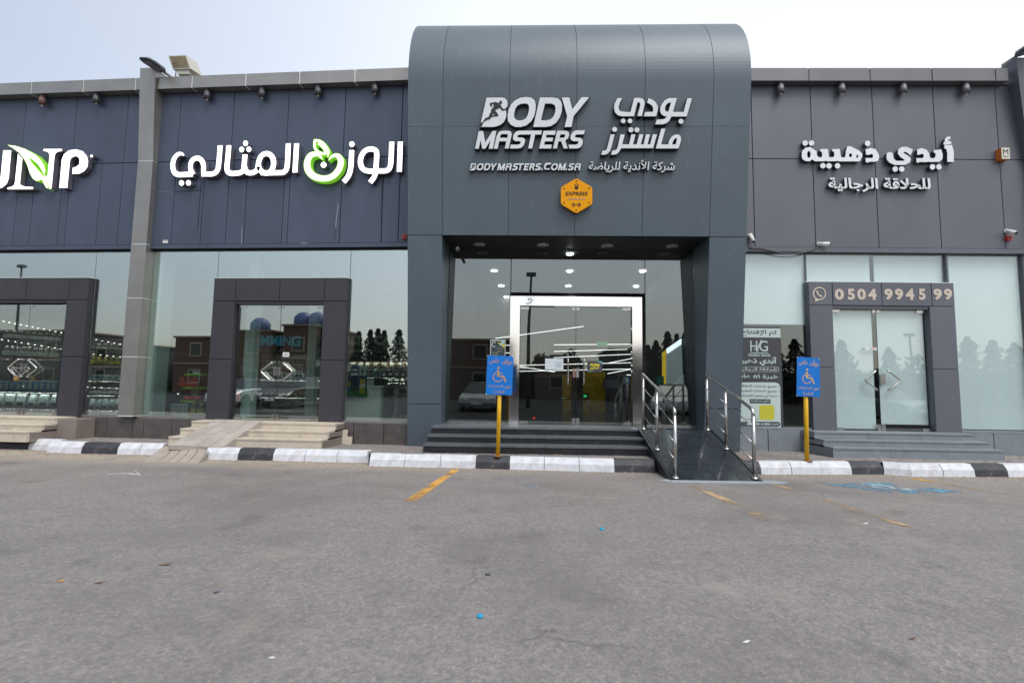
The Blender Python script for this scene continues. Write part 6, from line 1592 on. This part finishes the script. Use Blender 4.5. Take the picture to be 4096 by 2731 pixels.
def house(label, F, d, p0, p1, py, Yw, m, depth=9, tanks=(), storeys=2):
    x0, _ = mirror_x(F, d, p0, Yw); x1, _ = mirror_x(F, d, p1, Yw); h = mirror_z(F, d, (p0 + p1) / 2, py, Yw)
    if x0 > x1: x0, x1 = x1, x0
    t = thing('house', label, 'house', FW, ((x0 + x1) / 2, Yw, 0))
    box_part(t, FW, 'wall', m, x0, x1, Yw - depth, Yw, -.02, h)
    box_part(t, FW, 'roof_parapet', mat('parapet_cap', (.2, .15, .12), .8), x0 - .15, x1 + .15, Yw - depth - .15, Yw + .15, h, h + .18)
    box_part(t, FW, 'string_course', mat('parapet_cap', (.2, .15, .12), .8), x0 - .04, x1 + .04, Yw, Yw + .08, h * .52, h * .52 + .2)
    n = max(1, int((x1 - x0) / 3.2))
    for k_ in range(storeys):
        for i in range(n):
            cx = x0 + (x1 - x0) * (i + .5) / n; z0 = 1.0 + k_ * h * .48
            f = box_part(t, FW, 'window', mat('window_surround', (.3, .26, .22), .7), cx - .65, cx + .65, Yw, Yw + .06, z0, z0 + 1.35)
            box_part(f, FW, 'pane', m_win, cx - .55, cx + .55, Yw + .061, Yw + .07, z0 + .1, z0 + 1.25)
    for fx in tanks:
        cx = x0 + (x1 - x0) * fx; mb = MB(); mb.tube([(cx, Yw - 2, h + .18), (cx, Yw - 2, h + 1.0), (cx, Yw - 2, h + 1.45), (cx, Yw - 2, h + 1.62)], [.95, .95, .6, .15], 16)
        part('water_tank', mb, m_tank, FW, t)
    return t
YW = -24
house('long brown house with a roof parapet opposite the diet shop', FL, .07, 690, 860, 1350, YW, m_house[0], tanks=(.9,))
house('tan house with blue water tanks opposite the diet shop door', FL, .06, 930, 1075, 1325, YW, m_house[1], tanks=(.3,))
house('tall brown house with two blue water tanks', FL, .06, 1122, 1250, 1302, YW, m_house[0], tanks=(.25, .7))
house('grey flat roofed house opposite the chained shop', FL, .06, -200, 250, 1325, YW, m_house[2])
house('low grey house between two brown ones', FL, .07, 330, 600, 1385, YW - 3, m_house[2], tanks=(.5,))
house('brown house with windows opposite the gym window', FTV, GY, 1800, 2035, 1362, YW, m_house[0], tanks=())
house('lower tan house opposite the gym doors', FTV, GY, 2140, 2310, 1432, YW - 4, m_house[1])
house('small grey house opposite the reception window', FTV, GY, 2440, 2560, 1400, YW - 2, m_house[2])
# garden wall further along
mb = MB(); mb.box(-75, 60, YW - 7.3, YW - 7, 0, 2.9)
solo('garden_wall', mb, m_house[1], FW, 'plain tan garden wall running behind the houses across the street', 'wall')
m_leafd = mat('dark_foliage', (.026, .04, .026), .8, vary=.4, vscale=3); m_trunk = mat('bark', (.09, .065, .05), .9)
def tree(label, F, d, px, py, Yw, w_):
    x, _ = mirror_x(F, d, px, Yw); h = mirror_z(F, d, px, py, Yw)
    t = thing('tree', label, 'tree', FW, (x, Yw, 0))
    mb = MB(); mb.tube([(x, Yw, 0), (x + .05, Yw, h * .4), (x, Yw, h * .9)], [.16, .11, .03], 8); part('trunk', mb, m_trunk, FW, t)
    mb = MB(); rnd = random.Random(int(px * 7))
    for i in range(2600):
        f = rnd.random() ** .8; z = h * (.02 + .98 * f)
        lump = .45 + .6 * (1 - (z * (1.1 + .2 * math.sin(px)) + px * .37) % 1) + .15 * math.sin(z * 2.1 + px)
        rad = w_ * (1 - f) ** .85 * (1 + .35 * math.sin(3 * 6.283 * ((i * .618) % 1))) * lump * math.sqrt(rnd.random()) + .08
        a = 6.283 * ((i * .618) % 1); c = Vector((x + rad * math.cos(a), Yw + rad * math.sin(a), z)); s = rnd.uniform(.06, .17)
        e1 = Vector((rnd.uniform(-1, 1), rnd.uniform(-1, 1), rnd.uniform(-.3, .9))).normalized(); e2 = e1.cross(Vector((rnd.uniform(-1, 1), rnd.uniform(-1, 1), rnd.uniform(-1, 1)))).normalized()
        mb.face([c - e1 * s, c + e2 * s * .5, c + e1 * s, c - e2 * s * .5])
    part('crown', mb, m_leafd, FW, t)
for lab, F, d, px, py, Y_, w_ in (('short conical tree at the edge of the tan house', FL, .06, 1095, 1325, YW - 1, 1.6), ('conical tree behind the tall brown house', FL, .06, 1285, 1305, YW, 1.9), ('first dark tree of the clump opposite the counter window', FL, .07, 1428, 1325, YW, 1.3), ('second dark tree of the clump opposite the counter window', FL, .07, 1474, 1318, YW, 1.5), ('third dark tree of the clump opposite the counter window', FL, .07, 1505, 1314, YW, 1.4), ('fourth dark tree of the clump opposite the counter window', FL, .07, 1530, 1322, YW, 1.6), ('wide dark tree closing the clump beside the tower', FL, .07, 1590, 1318, YW, 2.4),
                                   ('tree seen low beside the steel door frame', FTV, GY, 2592, 1380, YW, 1.5), ('pointed tree behind the reception window', FTV, GY, 2625, 1362, YW, 1.6), ('tallest pointed tree opposite the reception window', FTV, GY, 2672, 1326, YW, 1.9), ('slim tree next to the tallest pointed one', FTV, GY, 2710, 1335, YW, 1.5), ('tree opposite the ramp landing', FTV, GY, 2742, 1330, YW, 1.8), ('last tree opposite the tower pier', FTV, GY, 2766, 1336, YW, 1.6),
                                   ('slim dark tree opposite the salon poster', FR, .07, 3110, 1392, YW, 2.0), ('tall dark tree beside the blue parking sign reflection', FR, .07, 3182, 1356, YW, 2.4), ('pale dusty tree opposite the barber door', FR, .05, 3370, 1360, YW, 2.4), ('round dusty tree opposite the barber door', FR, .05, 3560, 1390, YW, 2.2), ('first tree opposite the widest barber window', FR, .07, 3880, 1345, YW, 2.4), ('second tree opposite the widest barber window', FR, .07, 3980, 1360, YW, 2.6), ('third tree opposite the widest barber window', FR, .07, 4070, 1370, YW, 2.6)):
    tree(lab, F, d, px, py, Y_, w_)
rnd = random.Random(11); mb = MB()
for i in range(9000):
    x = rnd.uniform(-60, 45); hh = 3.6 + .9 * math.sin(x * .7) + .6 * math.sin(x * 1.9 + 1); z = hh * rnd.random() ** .6; y = YW - 6 + rnd.gauss(0, .5)
    c = Vector((x, y, z)); s = rnd.uniform(.15, .38); e1 = Vector((rnd.uniform(-1, 1), rnd.uniform(-.4, .4), rnd.uniform(-.3, .9))).normalized(); e2 = e1.cross(Vector((rnd.uniform(-1, 1), rnd.uniform(-1, 1), rnd.uniform(-1, 1)))).normalized()
    mb.face([c - e1 * s, c + e2 * s * .5, c + e1 * s, c - e2 * s * .5])
struct('treeline', mb, m_leafd, FW, 'stuff')
# street lamp across the way
def lamp_post(label, F, d, px, py, Yw, dirx):
    x, _ = mirror_x(F, d, px, Yw); h = mirror_z(F, d, px, py, Yw)
    t = thing('street_lamp', label, 'street lamp', FW, (x, Yw, 0))
    mb = MB(); mb.tube([(x, Yw, 0), (x, Yw, h * .6), (x + dirx * .12, Yw, h)], [.13, .09, .06], 10); part('pole', mb, mat('lamp_pole_grey', (.05, .05, .055), .5), FW, t)
    mb = MB(); mb.box(x + dirx * .12 - .28, x + dirx * .12 + .28, Yw - .15, Yw + .15, h, h + .2); part('lamp_head', mb, mat('lamp_head', (.06, .085, .095), .45, .3), FW, t)
lamp_post('tall dark lamp post reflected beside the steel door frame', FTV, GY, 2112, 1098, -9, 1)
lamp_post('lamp post with a square head reflected over the chained shop', FL, .07, 45, 1062, -12, -1)
lamp_post('thin lamp post reflected in the barber door', FR, .05, 3655, 1345, -16, -1)

# parked cars behind the camera
def car(label, F, d, px, Yw, paint, suv=False, rot=0.0):
    x, _ = mirror_x(F, d, px, Yw)
    M = Matrix.Translation((x, Yw, 0)) @ Matrix.Rotation(R(90) + rot, 4, 'Z')      # nose towards the shops
    t = thing('parked_car', label, 'car', M)
    Lh, W, H = (2.3, .93, 1.62) if suv else (2.25, .89, 1.42)
    low = [(-Lh, .30), (-Lh + .02, .62), (-Lh + .12, .86 + .1 * suv), (-1.2, .93 + .12 * suv), (.85, .93 + .12 * suv), (1.7, .84 + .12 * suv), (Lh - .06, .66), (Lh, .45), (Lh - .05, .26)]
    mb = MB(); rings = []
    for s_, wv in ((-1, .90), (-.92, 1.0), (.92, 1.0), (1, .90)):
        rings.append([(px_ * (1 if abs(s_) < 1 else .97), s_ * W * .99 if abs(s_) == 1 else s_ * W, z_ if abs(s_) < 1 else .3 + (z_ - .3) * .9) for px_, z_ in low])
    mb.loft(rings); body = part('body', mb, paint, M, t)
    zb_ = .92 + .12 * suv; back = -Lh + .25 if suv else -1.75
    cab = [(back, zb_), (back + .35, H - .05), (-.4, H), (.35, H - .04), (1.15, zb_)]
    mb = MB(); rings = [[(a, s_ * (W * (.93 if b < zb_ + .01 else .72)), b) for a, b in cab] for s_ in (-1, 1)]
    mb.loft(rings); part('cabin', mb, m_win, M, t)
    mb = MB(); mb.loft([[(back + .38, s_ * W * .72, H - .03), (-.4, s_ * W * .72, H + .015), (.33, s_ * W * .70, H - .02)] for s_ in (-1, 1)] + [[(back + .38, W * .70, H - .08), (-.4, W * .7, H - .05), (.33, W * .69, H - .08)], [(back + .38, -W * .70, H - .08), (-.4, -W * .7, H - .05), (.33, -W * .69, H - .08)]]); part('roof', mb, paint, M, t)
    for a in (-1.4, 1.4):
        for s_ in (-1, 1):
            mb = MB(); mb.tube([(a, s_ * (W - .2), .33), (a, s_ * (W + .01), .33)], .33, 20); wh = part('wheel', mb, m_blackplastic, M, t)
            mb = MB(); mb.tube([(a, s_ * (W + .011), .33), (a, s_ * (W + .02), .33)], .2, 14); part('rim', mb, m_steel, M, wh)
    for s_ in (-1, 1):
        mb = MB(); mb.loft([[(Lh - .10, s_ * W * .5, .60), (Lh - .16, s_ * W * .9, .62), (Lh - .22, s_ * W * .9, .74), (Lh - .16, s_ * W * .5, .72)], [(Lh + .0, s_ * W * .5, .58), (Lh - .06, s_ * W * .92, .60), (Lh - .14, s_ * W * .92, .72), (Lh - .06, s_ * W * .5, .70)]]); part('headlight', mb, m_bulb, M, t)
    mb = MB(); mb.box(Lh - .02, Lh + .012, -.26, .26, .36, .47); part('number_plate', mb, m_plastic, M, t)
    return t
pw = mat('white_car_paint', (.6, .6, .6), .2, coat=.6); pk = mat('black_car_paint', (.02, .02, .022), .15, coat=.8); ps = mat('silver_car_paint', (.3, .31, .33), .25, .4, coat=.5)
car('white sedan reflected low in the diet shop door', FL, .06, 1000, -5.5, pw)
car('black high roofed car reflected in the diet shop door', FL, .06, 1190, -5.5, pk, True)
car('silver sedan reflected in the window by the hours poster', FTV, GY, 1930, -6, ps)
car('white sedan reflected behind the ramp handrail', FTV, GY, 2690, -6, pw, False, .3)
car('silver sedan reflected at the foot of the barber door', FR, .05, 3520, -6, ps, False, -.2)

# ================================================================== small things on the asphalt
def bit(name, label, cat, px, py, m, kind, s):
    x, y = atz(px, py, 0)
    if kind == 'cap':
        mb = MB(); mb.tube([(x, y, .001), (x, y, .012), (x, y, .014)], [s, s, s * .8], 16)
        mb.tube([(x, y, .0145), (x, y, .016)], s * .6, 16)
    elif kind == 'stone': mb = MB(); mb.dome((x, y, s * .3), s, s * .7, s * .4, 8, 5)
    elif kind == 'butt': mb = MB(); mb.tube([(x - s, y, .005), (x + s, y + s * .3, .005)], .004, 8)
    elif kind == 'leaf': mb = MB(); mb.loft([[(x - s, y, .002), (x, y - s * .3, .004), (x + s, y + s * .1, .012), (x, y + s * .35, .006)], [(x - s, y, .004), (x, y - s * .3, .006), (x + s, y + s * .1, .015), (x, y + s * .35, .009)]])
    solo(name, mb, m, FW, label, cat)
m_cyan = mat('cyan_plastic', (.01, .32, .58), .35); m_orb = mat('orange_filter', (.6, .28, .06), .7); m_dry = mat('dry_leaf', (.13, .075, .05), .8)
bit('bottle_cap', 'blue bottle cap on the asphalt in front of the ramp', 'bottle cap', 2407, 2117, m_cyan, 'cap', .022)  # bottle caps lying on the asphalt
bit('bottle_cap', 'larger looking blue bottle cap on the open asphalt', 'bottle cap', 1920, 2467, m_cyan, 'cap', .018)
bit('stone', 'small dark grey pebble on the asphalt above the lower blue cap', 'stone', 1952, 2299, mat('dark_pebble', (.07, .075, .075), .8), 'stone', .022)
bit('cigarette_butt', 'orange cigarette butt lying on the asphalt', 'cigarette butt', 242, 2326, m_orb, 'butt', .02)
bit('cigarette_butt', 'white cigarette butt nearest the camera on the asphalt', 'cigarette butt', 1086, 2634, m_plastic, 'butt', .013)
bit('petal', 'purple scrap of petal on the asphalt', 'petal', 866, 2371, mat('purple_scrap', (.08, .04, .14), .7), 'leaf', .025)
bit('dry_leaf', 'long brown dry leaf on the asphalt above the purple scrap', 'leaf', 660, 2260, m_dry, 'leaf', .05)
bit('dry_leaf', 'small red brown dry leaf beside the orange butt', 'leaf', 395, 2332, m_dry, 'leaf', .03)
bit('dry_leaf', 'curled dry leaf on the asphalt below the blue bay paint', 'leaf', 3650, 2557, m_dry, 'leaf', .022)
bit('paper_scrap', 'white paper scrap crumpled beside the tower foot', 'paper', 1685, 1792, m_plastic, 'stone', .05)
bit('paper_scrap', 'tiny white paper scrap on the asphalt beside the upper blue cap', 'paper', 3463, 2095, m_plastic, 'leaf', .03)
bit('paper_scrap', 'thin white wrapper strip near the lower edge of the asphalt', 'paper', 2986, 2570, m_plastic, 'leaf', .022)
mb = MB(); mb.tube([atz(*q, .004) + (.006,) for q in ((425, 1896), (500, 1894), (560, 1899), (515, 1892), (540, 1883), (560, 1897))], .004, 5)
solo('straw', mb, m_plastic, FW, 'bent white plastic strip on the asphalt by the dropped kerb', 'plastic strip')
# loose grit and sand heaps along the kerb
rnd = random.Random(5); mb = MB()
for i in range(2600):
    x = rnd.uniform(-9.5, 9)
    yk = 0
    for (a, b), (c, d) in zip(front, front[1:]):
        if a <= x <= c: yk = b + (d - b) * (x - a) / (c - a) - .10
    y = yk - abs(rnd.gauss(0, .22)) - .02; s = rnd.uniform(.003, .011) * (1.4 if rnd.random() < .06 else 1)
    if 2.2 < x < 3.8 or -6.3 < x < -4.9: continue
    mb.loft([[(x - s, y - s * .6, 0), (x + s, y - s * .5, 0), (x + s * .3, y + s, 0)], [(x - s * .4, y - s * .2, s * 1.1), (x + s * .5, y - s * .2, s), (x + s * .1, y + s * .4, s * 1.2)]])
for i in range(500):
    x = rnd.uniform(-7, 8); y = rnd.uniform(2.3, 7.8); s = rnd.uniform(.002, .006)
    mb.loft([[(x - s, y - s * .6, 0), (x + s, y - s * .5, 0), (x + s * .3, y + s, 0)], [(x - s * .4, y - s * .2, s * 1.1), (x + s * .5, y - s * .2, s), (x + s * .1, y + s * .4, s * 1.2)]])
struct('gravel', mb, mat('loose_grit', (.27, .22, .17), .9, vary=.5, vscale=40), FW, 'stuff')
